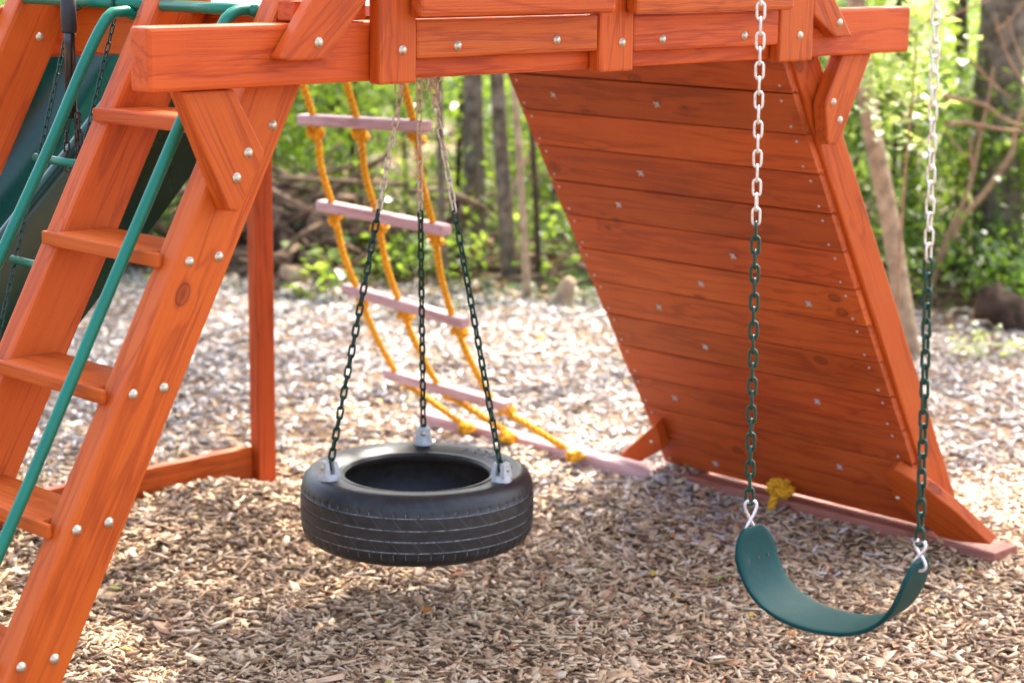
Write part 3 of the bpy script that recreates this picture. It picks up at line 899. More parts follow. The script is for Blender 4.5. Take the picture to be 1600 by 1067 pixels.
tire = new_obj('tire', tyre_mesh(), WM[tw] @ Matrix.Diagonal((1.045, 1.045, 1.0, 1.0)), tw)
# raised lettering on the upper sidewall
fc = bpy.data.curves.new('letters', 'FONT')
fo = bpy.data.objects.new('letters', fc); COL.objects.link(fo)
LV, LF = [], []
fc.size, fc.extrude, fc.align_x = 0.036, 0.0012, 'CENTER'
for k, chx in enumerate('ASSURANCE'):
    fc.body = chx
    bpy.context.view_layer.update()
    me = bpy.data.meshes.new_from_object(fo.evaluated_get(bpy.context.evaluated_depsgraph_get()))
    an = math.radians(58 - k * 7.2) - math.radians(45)     # tyre frame is turned by 45 degrees
    bo_ = len(LV)
    for vv in me.vertices:
        rr = 0.240 + vv.co.y
        zz = float(np.interp(rr, (0.221, 0.232, 0.250, 0.266, 0.281, 0.293), (0.0885, 0.0935, 0.1005, 0.1035, 0.1027, 0.1005))) + vv.co.z + 0.0004
        x_, y_ = rr, -vv.co.x * 1.15
        LV.append((x_ * math.cos(an) - y_ * math.sin(an), x_ * math.sin(an) + y_ * math.cos(an), zz))
    LF += [tuple(bo_ + i for i in p.vertices) for p in me.polygons]
    bpy.data.meshes.remove(me)
bpy.data.objects.remove(fo)
new_obj('lettering', mesh_from('lettering', LV, LF, M['letter']), WM[tire].copy(), tire)

def bracket_mesh():
    V, Fc = lathe([(0.0, 0.0), (0.029, 0.0), (0.029, 0.004), (0.027, 0.012), (0.0245, 0.020), (0.0, 0.0205)], 20)
    for s in (-1, 1):
        o = len(V)
        for z, hw in ((0.012, 0.0235), (0.034, 0.0205), (0.052, 0.0165), (0.055, 0.013)):
            for y in (s * 0.0075, s * (0.0075 + 0.013 * hw / 0.02)):
                V.append((-hw, y, z)); V.append((hw, y, z))
        for q in range(3):
            a = o + q * 4
            Fc += [(a, a + 1, a + 5, a + 4), (a + 2, a + 6, a + 7, a + 3), (a, a + 4, a + 6, a + 2), (a + 1, a + 3, a + 7, a + 5)]
        Fc += [(o + 12, o + 13, o + 15, o + 14)]
    return mesh_from('bracket', V, Fc, M['cast'])
br_me = bracket_mesh()
tops = [(632, 132), (652, 130), (672, 134)]
bots = [(519, 722), (655, 682), (778, 722)]
sw_z = [322, 318, 328]
rb = 0.280
for k, (tp, bt) in enumerate(zip(tops, bots)):
    wang = math.radians((210, 89, 331)[k])                        # angle in world, back one behind the centre
    d = Vector((math.cos(wang - math.radians(45)), math.sin(wang - math.radians(45)), 0))
    base = tc_ + d * rb + Vector((0, 0, 0.101))
    bt_ = new_obj('bracket', br_me, K @ frame(base, d.cross(Vector((0, 0, 1))), (0, 0, 1)), tw)
    for s in (-1, 1):
        stick('bolt', bolt_me, base + d * s * 0.0205 + Vector((0, 0, 0.037)), d * s, bt_).scale = (0.75, 0.75, 0.75)
    a = on(*tp, y=5.58) + Vector((0, 0, 0.06))
    a = tc_ + d * 0.035 + Vector((0, 0, a.z - tc_.z))
    e = base + Vector((0, 0, 0.030))
    zsw = on(0, sw_z[k], y=5.58 + (K.to_3x3() @ d).y * 0.1).z
    chain(tw, a, e, zsw, 0.030, 0.25 + 0.35 * k, LK_G, LK_C, random.Random(k))
# swivel and spare links at the top
hub = tc_ + Vector((0, 0, on(652, 100, y=5.58).z - tc_.z))
V, Fc = lathe([(0, -0.03), (0.016, -0.03), (0.016, -0.006), (0.05, -0.004), (0.05, 0.006), (0.02, 0.008), (0.02, 0.05), (0.0, 0.05)], 20)
new_obj('swivel', mesh_from('swivel', V, Fc, M['galv'], False), K @ Matrix.Translation(hub), tw)
for k, (px, py, n_) in enumerate(((621, 128, 1), (684, 126, 2), (676, 122, 1), (664, 124, 1))):
    q = on(px, py, y=5.56)
    chain(tw, Vector((q.x, q.y, q.z + 0.03)), Vector((q.x, q.y, q.z - 0.030 * n_)), None, 0.030, 0.5 + k, LK_G, LK_C, name='spare_chain')
# bearer the swivel is bolted to
box('joist', hub.x - 0.035, hub.x + 0.035, VN + 0.072, VF - 0.074, hub.z + 0.048, hub.z + 0.135 if hub.z + 0.135 < 1.755 else 1.7555, M['wood'], root, 'v', 0.004)

# ------------------------------------------------------------------ belt swing
US = 3.25
sL, sR = on(1174, 822, u=US), on(1438, 872, u=US)
bw = empty('belt_swing', K @ Matrix.Translation(((sL + sR) / 2)), 'green rubber belt swing on two half coated chains', 'belt swing')
Ki = K.to_3x3().inverted()
def belt_mesh():
    nS, nW = 48, 8
    V, Fc = [], []
    w0, w1 = Vector((0.10, 0.11, 0.0)), Vector((0.075, 0.12, 0.0))
    drop = 0.232
    for i in range(nS + 1):
        s = i / nS
        x = 2 * s - 1
        hx = 0.5 + 0.5 * (x + 0.20 * math.sin(math.pi * x))       # ends hang steeper
        c = sL.lerp(sR, hx)
        zz = (abs(x) ** 2.1 - 1) * (drop - 0.02)
        c = Vector((c.x, c.y, sL.z + (sR.z - sL.z) * hx + zz * 0.82))
        w = Ki @ (w0.lerp(w1, s))
        w.normalize()
        # rounded ends
        end = min(s, 1 - s) * 0.66
        half = 0.072
        end += 0.006
        if end < half: half = math.sqrt(half ** 2 - (half - end) ** 2)
        for k in range(nW + 1):
            f = 2 * k / nW - 1
            V.append(c + w * (half * f))
    for i in range(nS):
        for k in range(nW):
            a = i * (nW + 1) + k
            Fc.append((a, a + nW + 1, a + nW + 2, a + 1))
    return V, Fc
bvv, bff = belt_mesh()
bc = (sL + sR) / 2
seat = new_obj('seat', mesh_from('seat', [v - bc for v in bvv], bff, M['seat'], True), K @ Matrix.Translation(bc), bw)
md = seat.modifiers.new('thickness', 'SOLIDIFY'); md.thickness = 0.009; md.offset = 0
md = seat.modifiers.new('edge', 'BEVEL'); md.width = 0.0025; md.segments = 2; md.limit_method = 'ANGLE'
for k, (top, bot, swy, yaw) in enumerate((((1189, 0), (1171, 786), 355, 0.3), ((1463, 0), (1437, 850), 398, 1.0))):
    b_ = on(*bot, u=US)
    zsw = on(bot[0], swy, u=US).z
    a = Vector((US, b_.y + 0.0, 2.50))
    t_px = on(*top, u=US)
    a = Vector((US, t_px.y + (t_px.y - b_.y) * 0.6, 2.50))
    chain(bw, a, b_, zsw, 0.030, 0.2 + 0.5 * k, LK_G, LK_C, random.Random(20 + k))
    # s hook: one loop round the last link, one through the belt
    end = (sL, sR)[k]
    hole = end + Vector((0, 0, -0.022))
    topc = b_ + Vector((0, 0, 0.004))
    L_ = topc.z - hole.z
    fr_x = Ki @ Vector((0.96, 0.25, 0)) if k == 0 else Ki @ Vector((0.85, -0.5, 0))
    mid = (topc + hole) / 2
    pth = []
    for i in range(25):
        t = i / 24 * 2 * math.pi * 0.94 + 0.18
        pth.append(mid + fr_x * (0.0125 * math.sin(2 * t)) + Vector((0, 0, 1)) * (L_ / 2 + 0.004) * math.cos(t) + fr_x.cross(Vector((0, 0, 1))) * 0.004 * math.sin(t))
    tube_obj('s_hook', pth, 0.0036, M['hook'], bw, 10)
# three small holes of the belt's stiffener at its left end
hole_me = mesh_from('rivet_hole', *lathe([(0.0042, -0.0045), (0.0042, 0.0006), (0.0, 0.0006)], 10), M['blackfoam'])
wl = (Ki @ Vector((0.10, 0.11, 0.0))).normalized()
for f in (-0.035, 0.0, 0.035):
    i = 5
    c = Vector(bvv[i * 9 + 4]) + wl * f
    t = (Vector(bvv[(i + 1) * 9 + 4]) - Vector(bvv[(i - 1) * 9 + 4])).normalized()
    nn = wl.cross(t)
    if nn.y > 0: nn = -nn
    stick('rivet_hole', hole_me, c + nn * 0.0046, nn, seat)

# ------------------------------------------------------------------ rope ladder
rl = empty('rope_ladder', K @ Matrix.Translation((5.0, 5.5, 0)), 'yellow rope ladder with pinkish cedar rungs slanting to the ground', 'rope ladder')
AL, CL = 0.547, 5.357
rungs = [((472, 187), (668, 198)), ((501, 320), (698, 360)), ((541, 450), (728, 505)), ((606, 583), (794, 635))]
rp = []
for a, b_ in rungs:
    p, q = on_plane(*a, AL, CL), on_plane(*b_, AL, CL)
    rp.append((p, q))
    d = (q - p).normalized()
    nrm = Vector((1, 0, AL)).normalized()
    w_ = d.cross(Vector((0, 0, 1))).normalized()
    hx, hz = 0.028, 0.021
    up_ = w_.cross(d).normalized()
    if up_.z < 0: up_ = -up_
    o_ = w_ * -hx
    plate('rung', [p + o_ - up_ * hz, q + o_ - up_ * hz, q + o_ + up_ * hz, p + o_ + up_ * hz], w_ * 2 * hx, M['pale'], rl, d, 0.010)
trefoil = []
for k in range(72):
    t = 2 * math.pi * k / 72
    trefoil.append(Vector((math.sin(t) + 2 * math.sin(2 * t), math.cos(t) - 2 * math.cos(2 * t), -1.15 * math.sin(3 * t))))
def knot(parent, p, s=0.0098, r=0.0122, rot=None, name='knot'):
    R3 = (rot or Matrix.Rotation(random.uniform(0, 6), 3, Vector((random.random(), random.random(), 1)).normalized()))
    pts = catmull([p + R3 @ (q * s) for q in trefoil], 0.004, True)
    return rope_obj(name, pts + [pts[0]], r, M['rope'], parent, 0.06)
gb = [on(724, 660, z=0.045), on(805, 680, z=0.045), on(887, 699, z=0.045)]
kn = [(703, 677), (776, 691), (857, 725)]
topu = 4.40
for j, f in enumerate((0.10, 0.46, 0.90)):
    pts = [Vector((topu, 0, 1.70))]
    nodes = [p.lerp(q, f) for p, q in rp]
    pts[0].y = nodes[0].y - (nodes[1].y - nodes[0].y) * 0.9
    e = gb[j]
    path = [pts[0]]
    for i, nd in enumerate(nodes):
        path.append(nd)
        nxt = nodes[i + 1] if i + 1 < len(nodes) else e
        path.append(nd.lerp(nxt, 0.5) - Vector((0.012, 0, 0.012 if i < 3 else 0.0)))
    path.append(Vector((e.x + 0.01, e.y, 0.030)))
    rp_o = rope_obj('rope', catmull(path, 0.007), 0.0140, M['rope'], rl, 0.082, phase=j)
    for i, nd in enumerate(nodes):
        nxt = nodes[i + 1] if i + 1 < len(nodes) else e
        dd = (nxt - nd).normalized()
        knot(rp_o, nd + dd * 0.052)
    kp = on(*kn[j], z=0.03)
    knot(rp_o, Vector((5.285, kp.y, 0.035)))
    tube_obj('rope_tail', [Vector((5.275, kp.y, 0.035)), Vector((5.33, e.y * 0.3 + kp.y * 0.7, 0.02))], 0.0105, M['rope'], rp_o)

# climbing rope: its end is knotted through the lowest plank, the rest lies up the top side of the wall
kp = on_plane(1220, 764, -wa, wb - 0.05) + wn_ * 0.002
cr_root = empty('climbing_rope', K @ Matrix.Translation(kp), 'yellow knotted rope end poking through the lowest climbing wall plank', 'rope')
ko = knot(cr_root, kp, 0.0135, 0.0150, Matrix.Rotation(0.6, 3, 'Y'))
rope_obj('rope_tail', catmull([kp, kp + Vector((-0.022, 0.012, -0.035)), kp + Vector((-0.03, 0.016, -0.068))], 0.006), 0.0150, M['rope'], cr_root)
upp = kp - wn_ * 0.075
rope_obj('rope', catmull([kp, kp - wn_ * 0.04, upp + sl * 0.02 - wn_ * 0.0, upp + sl * 0.25, upp + sl * 0.9 + Vector((0, 0.03, 0)), upp + sl * 1.5], 0.012), 0.0125, M['rope'], cr_root)

# ------------------------------------------------------------------ chain ladder and black grip strap on the crossbar
cl = empty('chain_ladder', K @ Matrix.Translation((2.6, 4.2, 0)), 'dark green chain ladder with green rungs hung from the crossbar', 'chain ladder')
def slope_pts(x0, y0, x1, y1):
    a = on(x0, y0, u=2.72)
    b_ = on(x1, y1, v=a.y)
    return a, b_
rA, rB = slope_pts(187, 30, 148, 160)
lA, lB = slope_pts(119, 30, 62, 240)
ends = []
for a, b_ in ((lA, lB), (rA, rB)):
    a = Vector((2.72, a.y, zb + 0.012))
    d = (b_ - a).normalized()
    e = a + d * ((a.z - 0.45) / -d.z)
    chain(cl, a, e, None, 0.022, 0.4, LK_S, LK_S, random.Random(9))
    ends.append((a, d))
    t0 = [Vector((2.72, a.y, zb)) + Vector((math.cos(q), 0.12 * math.sin(q), math.sin(q))) * 0.0205 for q in [2 * math.pi * k / 20 for k in range(20)]]
    tube_obj('hanging_loop', t0, 0.004, M['coat'], cl, 8, True)
for yy in (247, 402, 560):
    p = on(60, yy, v=ends[0][0].y)
    tz = p.z
    pr = [a + d * ((a.z - tz) / -d.z) for a, d in ends]
    ex = (pr[1] - pr[0]).normalized() * 0.015
    tube_obj('rung', [pr[0] - ex, pr[1] + ex], 0.0105, M['green'], cl, 12)
bs_p = on(108, 100, u=2.66)
bs = empty('grip_strap', K @ Matrix.Translation((bs_p.x, bs_p.y, 1.4)), 'glossy black pole with padded grip and black chain hanging near slide', 'grip pole')
g0, g1, g2 = on(107, -40, u=2.66), on(108, 52, u=2.66), on(112, 185, u=2.66)
for q in (g0, g2): q.y = g1.y
tube_obj('grip', [Vector((g1.x, g1.y, g0.z)), Vector((g1.x, g1.y, g1.z + 0.004)), Vector((g1.x, g1.y, g1.z))], [0.019, 0.019, 0.0165], M['blackfoam'], bs, 18)
tube_obj('pole', [Vector((g1.x, g1.y, g0.z)), Vector((g1.x, g1.y, g2.z))], 0.0135, M['black'], bs, 16)
for k in range(3):
    o0 = Vector((g1.x + (-0.01, 0.012, 0.002)[k], g1.y + (0.012, 0.0, -0.022)[k], g2.z + 0.012))
    chain(bs, o0, o0 + Vector((0.0, -0.004 * k, (-0.14, -0.17, -0.10)[k])), None, 0.022, 0.5 * k, LK_B, LK_B, random.Random(k))

# ------------------------------------------------------------------ trees and woods
def branchy(base, top, r0, r1, wob, n=9, rng=random):
    path = []
    for i in range(n + 1):
        t = i / n
        p = Vector(base).lerp(Vector(top), t)
        if 0 < i: p += Vector((rng.uniform(-wob, wob), rng.uniform(-wob, wob), 0)) * math.sin(math.pi * min(t * 1.2, 1)) 
        path.append(p)
    path = catmull(path, 0.12)
    rad = [r0 + (r1 - r0) * i / (len(path) - 1) for i in range(len(path))]
    k = max(1, int(0.25 / 0.12))
    for i in range(min(4, len(rad))): rad[i] *= 1 + 0.35 * (1 - i / 4) ** 2      # root flare
    return path, rad

def crown_pts(c, rx, ry, rz, n, clumps=26):
    cc = rs.normal(0, 1, (clumps, 3)); cc /= np.linalg.norm(cc, axis=1)[:, None]
    cc *= rs.uniform(0.35, 1.0, (clumps, 1)) ** 0.6
    k = rs.randint(0, clumps, n)
    P = cc[k] + rs.normal(0, 0.17, (n, 3))
    return P * np.array([rx, ry, rz]) + np.array(c)

def tree(name, base, top, r0, r1, label, cat='tree', bark='bark', crown=None, leaf='leaf', group=None, seed=0, limbs=5):
    rng = random.Random(seed)
    base = Vector(base); base.z = float(gh(base.x, base.y)) - 0.05
    t = empty(name, Matrix.Translation(base), label, cat, group=group)
    path, rad = branchy(base, top, r0, r1, r0 * 0.5, rng=rng)
    V, Fc = tube([p - base for p in path], rad, 14)
    if crown:
        c, rx, ry, rz, n, size = crown
        for k in range(limbs):
            s = path[int(len(path) * rng.uniform(0.62, 0.95))]
            a = rng.uniform(0, 2 * math.pi)
            e = Vector(c) + Vector((math.cos(a) * rx * 0.75, math.sin(a) * ry * 0.75, rng.uniform(-0.3, 0.6) * rz))
            lp = catmull([s, s.lerp(e, 0.4) + Vector((0, 0, 0.15 * rz)), e], 0.3)
            tv, tf = tube([p - base for p in lp], [r1 * 0.6 * (1 - 0.8 * i / len(lp)) + 0.01 for i in range(len(lp))], 7)
            o = len(V); V += tv; Fc += [tuple(o + i for i in f) for f in tf]
    new_obj('trunk', mesh_from('trunk', V, Fc, M[bark], True), Matrix.Translation(base), t)
    if crown:
        P = crown_pts(c, rx, ry, rz, n)
        V, Fi = leaves_np(P - np.array(base), size)
        new_obj('crown', np_mesh('crown', V, len(Fi), 4, Fi, M[leaf]), Matrix.Translation(base), t)
    return t

def gxy(px, py):
    return wxy(px, py, z=0.0)

# trees whose trunks show in the picture; their crowns are far above it
def trunk_px(name, p0, p1, w, label, z_top, crown, bark='bark', leaf='leaf', seed=0, group=None, cat='tree'):
    b = gxy(*p0)
    q = wxy(p1[0], p1[1], y=b.y)
    d = q - b
    top = b + d * ((z_top - b.z) / d.z)
    r = w * 0.5 * b.y / F_PX
    c = (Vector((top.x, top.y, 0)) + Vector(crown[0]), *crown[1:]) if crown else None
    if c: c = ((c[0].x, c[0].y, crown[0][2]), *c[1:])
    return tree(name, b, top, r, r * 0.7, label, cat, bark, c, leaf, group, seed)

trunk_px('tree', (1565, 430), (1562, 0), 78, 'big grey tree trunk at the far right behind bare branches', 8.0, ((3.6, 3.6, 8.8), 2.0, 2.0, 1.6, 2400, 0.15), seed=1)
trunk_px('sapling', (1424, 548), (1338, 0), 31, 'slim tan leaning trunk just right of the climbing wall', 5.5, ((-1.6, 0.4, 5.8), 0.9, 0.9, 0.8, 400, 0.12), 'bark_pale', seed=2)
trunk_px('tree', (1428, 395), (1418, 150), 27, 'dark slim trunk behind the tan leaning sapling', 7.0, ((-2.6, 2.4, 7.6), 1.6, 1.6, 1.2, 600, 0.14), 'bark_dark', seed=3)
trunk_px('tree', (738, 398), (738, 130), 27, 'grey trunk directly right of the rope ladder', 7.5, ((-0.5, 0.8, 8.0), 2.2, 2.0, 1.6, 1100, 0.15), seed=4)
trunk_px('tree', (798, 436), (776, 130), 24, 'grey trunk left of the thin pale stem', 7.0, ((0.4, 0.8, 7.6), 2.0, 2.0, 1.5, 900, 0.15), seed=5)
trunk_px('sapling', (825, 462), (805, 130), 12, 'thin pale stem beside the left edge of the climbing wall', 4.5, ((0, 0.3, 4.8), 0.9, 0.9, 0.7, 700, 0.11), 'bark_pale', seed=6)
trunk_px('sapling', (694, 440), (686, 130), 12, 'thin grey stem right behind the rope ladder rungs', 5.0, ((0, 0.6, 5.2), 1.0, 1.0, 0.8, 800, 0.11), seed=7)
trunk_px('tree', (524, 320), (520, 130), 26, 'dark distant trunk left of the rope ladder', 8.0, ((-1, 1, 8.4), 2.2, 2.2, 1.6, 1000, 0.16), 'bark_dark', seed=8)
trunk_px('tree', (1502, 360), (1505, 0), 22, 'distant dark trunk just left of the big grey trunk', 8.0, ((3.2, 4.0, 8.6), 2.0, 2.0, 1.6, 1000, 0.16), 'bark_dark', seed=9)
trunk_px('tree', (575, 300), (578, 130), 14, 'slender far trunk behind the middle ladder rope', 8.0, ((0, 1, 8.4), 2.0, 2.0, 1.6, 1800, 0.16), seed=10)

SHADE = ('tall unseen tree added for shade right of the wall', 'tall unseen tree added for shade far left of the stairs', 'unseen tree added for shade to the right of the belt swing', 'unseen tree added for shade left of the stairs')
# unseen canopy trees, added outside the frame to shade the foreground
for k, (x, y, cx, cy, cz, rx, ry, rz, n, sz) in enumerate((
        (5.2, 8.9, 2.4, 9.2, 6.3, 2.5, 1.5, 1.1, 5000, 0.15),
        (-4.6, 10.0, -1.6, 10.2, 8.0, 2.6, 2.0, 1.4, 5200, 0.16),
        (5.8, 6.6, 3.6, 7.4, 6.4, 2.0, 1.6, 1.2, 3600, 0.15),
        (-5.0, 6.0, -2.6, 7.2, 6.6, 2.2, 1.8, 1.3, 3600, 0.15))):
    tree('added_shade_tree', (x, y, 0), (x * 0.85, y + 0.2, 6.2), 0.16, 0.1, SHADE[k], 'tree', 'bark', ((cx, cy, cz), rx, ry, rz, n, sz), 'leaf', 'added shade trees', 40 + k)

# understory shrubs
def shrub(name, x, y, h, w, n, size, label, leaf, seed, group=None, cat='shrub', z0=0.0):
    rng = random.Random(seed)
    base = Vector((x, y, float(gh(x, y)) - 0.03))
    t = empty(name, Matrix.Translation(base), label, cat, group=group)
    V, Fc, tips = [], [], []
    for k in range(rng.randint(4, 7)):
        a = rng.uniform(0, 2 * math.pi); rr = rng.uniform(0.2, 0.9) * w
        e = Vector((math.cos(a) * rr, math.sin(a) * rr, h * rng.uniform(0.6, 1.0)))
        lp = catmull([Vector((rng.uniform(-0.03, 0.03), rng.uniform(-0.03, 0.03), 0)), e * 0.5 + Vector((0, 0, 0.1 * h)), e], 0.12)
        tv, tf = tube(lp, [0.012 * (1 - 0.75 * i / len(lp)) + 0.002 for i in range(len(lp))], 6)
        o = len(V); V += tv; Fc += [tuple(o + i for i in f) for f in tf]
        tips += lp[len(lp) // 3:]
    new_obj('stem', mesh_from('stem', V, Fc, M['twig'], True), Matrix.Translation(base), t)
    T = np.array([list(p) for p in tips])
    P = T[rs.randint(0, len(T), n)] + rs.normal(0, 1, (n, 3)) * np.array([w * 0.3, w * 0.3, h * 0.13])
    P[:, 2] = np.maximum(P[:, 2], 0.02)
    V, Fi = leaves_np(P, size, flat=0.4)
    new_obj('foliage', np_mesh('foliage', V, len(Fi), 4, Fi, M[leaf]), Matrix.Translation(base), t)
    return t

rr = random.Random(3)
UP, UB = [], []
def bush_pts(x, y, h, w, n):
    c = int(10 + w * 12)
    cc = np.stack([rs.normal(0, w * 0.55, c), rs.normal(0, w * 0.55, c), h * rs.uniform(0.12, 1.0, c) ** 0.8], 1)
    P = cc[rs.randint(0, c, n)] + rs.normal(0, 1, (n, 3)) * np.array([0.13, 0.13, 0.07]) * (0.7 + w)
    P[:, 2] = np.abs(P[:, 2])
    return P + np.array([x, y, float(gh(x, y))])
for k in range(120):
    y = 11.8 + 15 * rr.random() ** 1.5
    x = rr.uniform(-0.34, 0.36) * y
    if -0.16 * y < x < 0.09 * y and y < 12.6: continue
    pts = bush_pts(x, y, rr.uniform(0.5, 1.25) * (0.5 + y / 14), rr.uniform(0.35, 0.8), 1500)
    (UP if rr.random() < 0.4 else UB).append((pts, 0.045 + 0.0016 * y))
for k in range(46):                                            # low growth along the edge of the wood
    x = rr.uniform(-4.2, 4.6)
    y = 11.25 - 0.28 * x + rr.uniform(0.0, 1.3)
    if -1.9 < x < -0.7 and rr.random() < 0.5: continue
    pts = bush_pts(x, y, rr.uniform(0.2, 0.6), rr.uniform(0.2, 0.42), 260)
    (UP if rr.random() < 0.3 else UB).append((pts, 0.06))
for nm, lst, mt_, lab in (('dark_understory', UP, 'leaf', 'darker green tangle of leaves and brush filling the woods floor'), ('bright_understory', UB, 'leaf_bright', 'bright sunlit green undergrowth filling the woods behind the playset')):
    Vq, Fq, off = [], [], 0
    for pts, sz in lst:
        V, Fi = leaves_np(pts, sz, flat=0.35); Vq.append(V); Fq.append(Fi + off); off += len(V)
    Vq, Fq = np.concatenate(Vq), np.concatenate(Fq)
    o = new_obj(nm, np_mesh(nm, Vq, len(Fq), 4, Fq, M[mt_]), Matrix.Identity(4))
    tag(o, lab, 'undergrowth', kind='stuff')
# far woods: one mass of foliage closing the view
n = 52000
P = np.stack([rs.uniform(-24, 26, n), rs.uniform(30, 40, n), np.abs(rs.normal(0, 1, n)) * 3.2], 1)
clump = np.sin(P[:, 0] * 1.3) * np.sin(P[:, 2] * 1.7 + P[:, 0]) + np.sin(P[:, 1] * 2.1)
P = P[clump > -0.55]
V, Fi = leaves_np(P, 0.3)
fw = new_obj('far_woods', np_mesh('far_woods', V, len(Fi), 4, Fi, M['leaf_bright']), Matrix.Identity(4))
tag(fw, 'blurred mass of bright green foliage deep in the woods', 'woods', kind='stuff')
# far trunks among it
for k, (px, y, w, lab) in enumerate(((455, 19, 20, 'distant grey trunk just right of the far post'), (615, 21, 16, 'distant slim trunk between the second and third ladder ropes'),
        (762, 20, 20, 'distant trunk between the two grey trunks by the wall'), (850, 18, 20, 'distant trunk nearest the left edge of the climbing wall'),
        (1360, 20, 16, 'distant slim trunk behind the tan leaning sapling'), (1475, 18, 24, 'distant grey trunk left of the right swing chain'))):
    q = wxy(px, 200, y=y)
    tree('distant_tree', (q.x, y, 0), (q.x + rr.uniform(-0.4, 0.4), y, 9), w * 0.5 * y / F_PX, 0.05, lab, 'tree', 'bark', ((q.x, y + 1, 9.5), 2.0, 2.0, 1.5, 900, 0.2), 'leaf', 'distant trees', 60 + k)

for k, (px, py, dx, w, lab) in enumerate(((548, 365, 6, 9, 'slim grey stem between the first and second ladder ropes'), (636, 350, -8, 8, 'slim stem just left of the tire chains'),
        (712, 372, 10, 10, 'slim brown stem left of the grey trunk by the tire chains'), (757, 415, -6, 9, 'slim stem right of the first grey trunk'), (843, 440, -14, 10, 'slim leaning stem at the wall edge above the stump'),
        (862, 400, 8, 7, 'thinnest brown stem showing beside the climbing wall'), (1390, 420, 12, 9, 'thin stem crossing behind the tan leaning sapling'), (1345, 330, -4, 9, 'thin stem close to the wall stringer'))):
    trunk_px('slim_tree', (px, py), (px + dx, 130), w, lab, 5.5, ((0, 0.5, 5.8), 1.0, 1.0, 0.8, 260, 0.12), 'bark' if k % 2 else 'bark_dark', seed=80 + k, group='slim trees behind the playset')
# brush: loose dead sticks along the edge of the wood
rb_ = random.Random(12)
SV, SF = [], []
for k in range(420):
    if k < 190: c = Vector((rb_.gauss(-1.35, 0.55), rb_.gauss(11.9, 0.3), abs(rb_.gauss(0.0, 0.26))))
    else: c = Vector((rb_.uniform(-4.5, 4.8), 0, 0)); c.y = 11.3 - 0.28 * c.x + abs(rb_.gauss(0, 0.9)); c.z = abs(rb_.gauss(0, 0.05))
    c.z += float(gh(c.x, c.y)) + 0.01
    d = Vector((rb_.gauss(0, 1), rb_.gauss(0, 0.6), rb_.gauss(0, 0.35 if k < 190 else 0.12))).normalized() * rb_.uniform(0.12, 0.5)
    pth = catmull([c - d, c + Vector((rb_.gauss(0, .03), 0, rb_.gauss(0, .03))), c + d], 0.12)
    tv, tf = tube(pth, rb_.uniform(0.005, 0.022), 5)
    o_ = len(SV); SV += tv; SF += [tuple(o_ + i for i in f) for f in tf]
bo2 = new_obj('brush', mesh_from('brush', SV, SF, M['stick'], True), Matrix.Identity(4))
tag(bo2, 'tangle of dead brown sticks along the edge of the woods', 'brush', kind='stuff')

# bright sunlit sapling with large leaves right of the beam end
def leafy_px(name, y, spine, cl_, label, leaf, size, stem_r=0.006, cat='sapling', seed=0):
    rng = random.Random(seed)
    pts = [wxy(px, py, y=y) for px, py in spine]
    base = Vector((pts[0].x, pts[0].y, float(gh(pts[0].x, pts[0].y))))
    t = empty(name, Matrix.Translation(base), label, cat)
    lp = catmull([base] + pts[1:], 0.06)
    V, Fc = tube([p - base for p in lp], [stem_r * (1.5 - i / len(lp)) for i in range(len(lp))], 7)
    C = []
    for px, py, spx, spy, n_ in cl_:
        c = wxy(px, py, y=y)
        j = min(lp, key=lambda q: (q - c).length)
        br = catmull([j, j.lerp(c, 0.5) + Vector((0, 0, 0.03)), c], 0.05)
        tv, tf = tube([p - base for p in br], 0.0028, 5)
        o = len(V); V += tv; Fc += [tuple(o + i for i in f) for f in tf]
        m_ = y / F_PX
        C.append(np.array(list(c)) + rs.normal(0, 1, (n_, 3)) * np.array([spx * m_, 0.1, spy * m_]))
    new_obj('stem', mesh_from('stem', V, Fc, M['twig'], True), Matrix.Translation(base), t)
    P = np.concatenate(C) - np.array(base)
    V, Fi = leaves_np(P, size, flat=0.7, asp=0.75)
    new_obj('foliage', np_mesh('foliage', V, len(Fi), 4, Fi, M[leaf]), Matrix.Translation(base), t)
    return t
leafy_px('sunlit_sapling', 8.7, [(1402, 590), (1404, 430), (1415, 260), (1430, 100), (1430, -60)],
         [(1370, 110, 20, 22, 80), (1420, 130, 24, 22, 80), (1400, 60, 26, 20, 60), (1440, 15, 26, 16, 50), (1455, 165, 18, 14, 16), (1420, 222, 22, 7, 14), (1360, 165, 14, 10, 10), (1480, 90, 16, 24, 14), (1400, 190, 16, 10, 8), (1405, -40, 40, 22, 30)],
         'sunlit sapling with glaring white green leaves beside the beam end', 'leaf_pale', 0.062, seed=1)
leafy_px('low_plant', 9.35, [(1550, 570), (1545, 540), (1535, 515)],
         [(1520, 530, 22, 8, 16), (1555, 525, 18, 10, 16), (1580, 540, 14, 8, 12), (1500, 545, 14, 6, 8)],
         'low pale leafed plant at the mulch edge on the right', 'leaf_pale', 0.05, cat='plant', seed=2)
leafy_px('low_plant', 10.9, [(520, 470), (512, 430), (505, 400)], [(500, 400, 22, 14, 18), (520, 425, 20, 12, 16), (480, 440, 16, 10, 12)],
         'green broad leafed plant in front of the log pile', 'leaf_bright', 0.085, cat='plant', seed=3)
leafy_px('low_plant', 11.2, [(860, 480), (862, 440), (868, 415)], [(855, 420, 18, 14, 14), (880, 400, 16, 12, 12)],
         'green plant beside the small brown stump', 'leaf_bright', 0.08, cat='plant', seed=4)
leafy_px('low_plant', 11.0, [(245, 470), (242, 450), (240, 435)], [(235, 445, 12, 10, 14), (255, 440, 12, 10, 12), (300, 445, 14, 8, 10)],
         'green plant seen between the two stair stringers', 'leaf_bright', 0.07, cat='plant', seed=5)

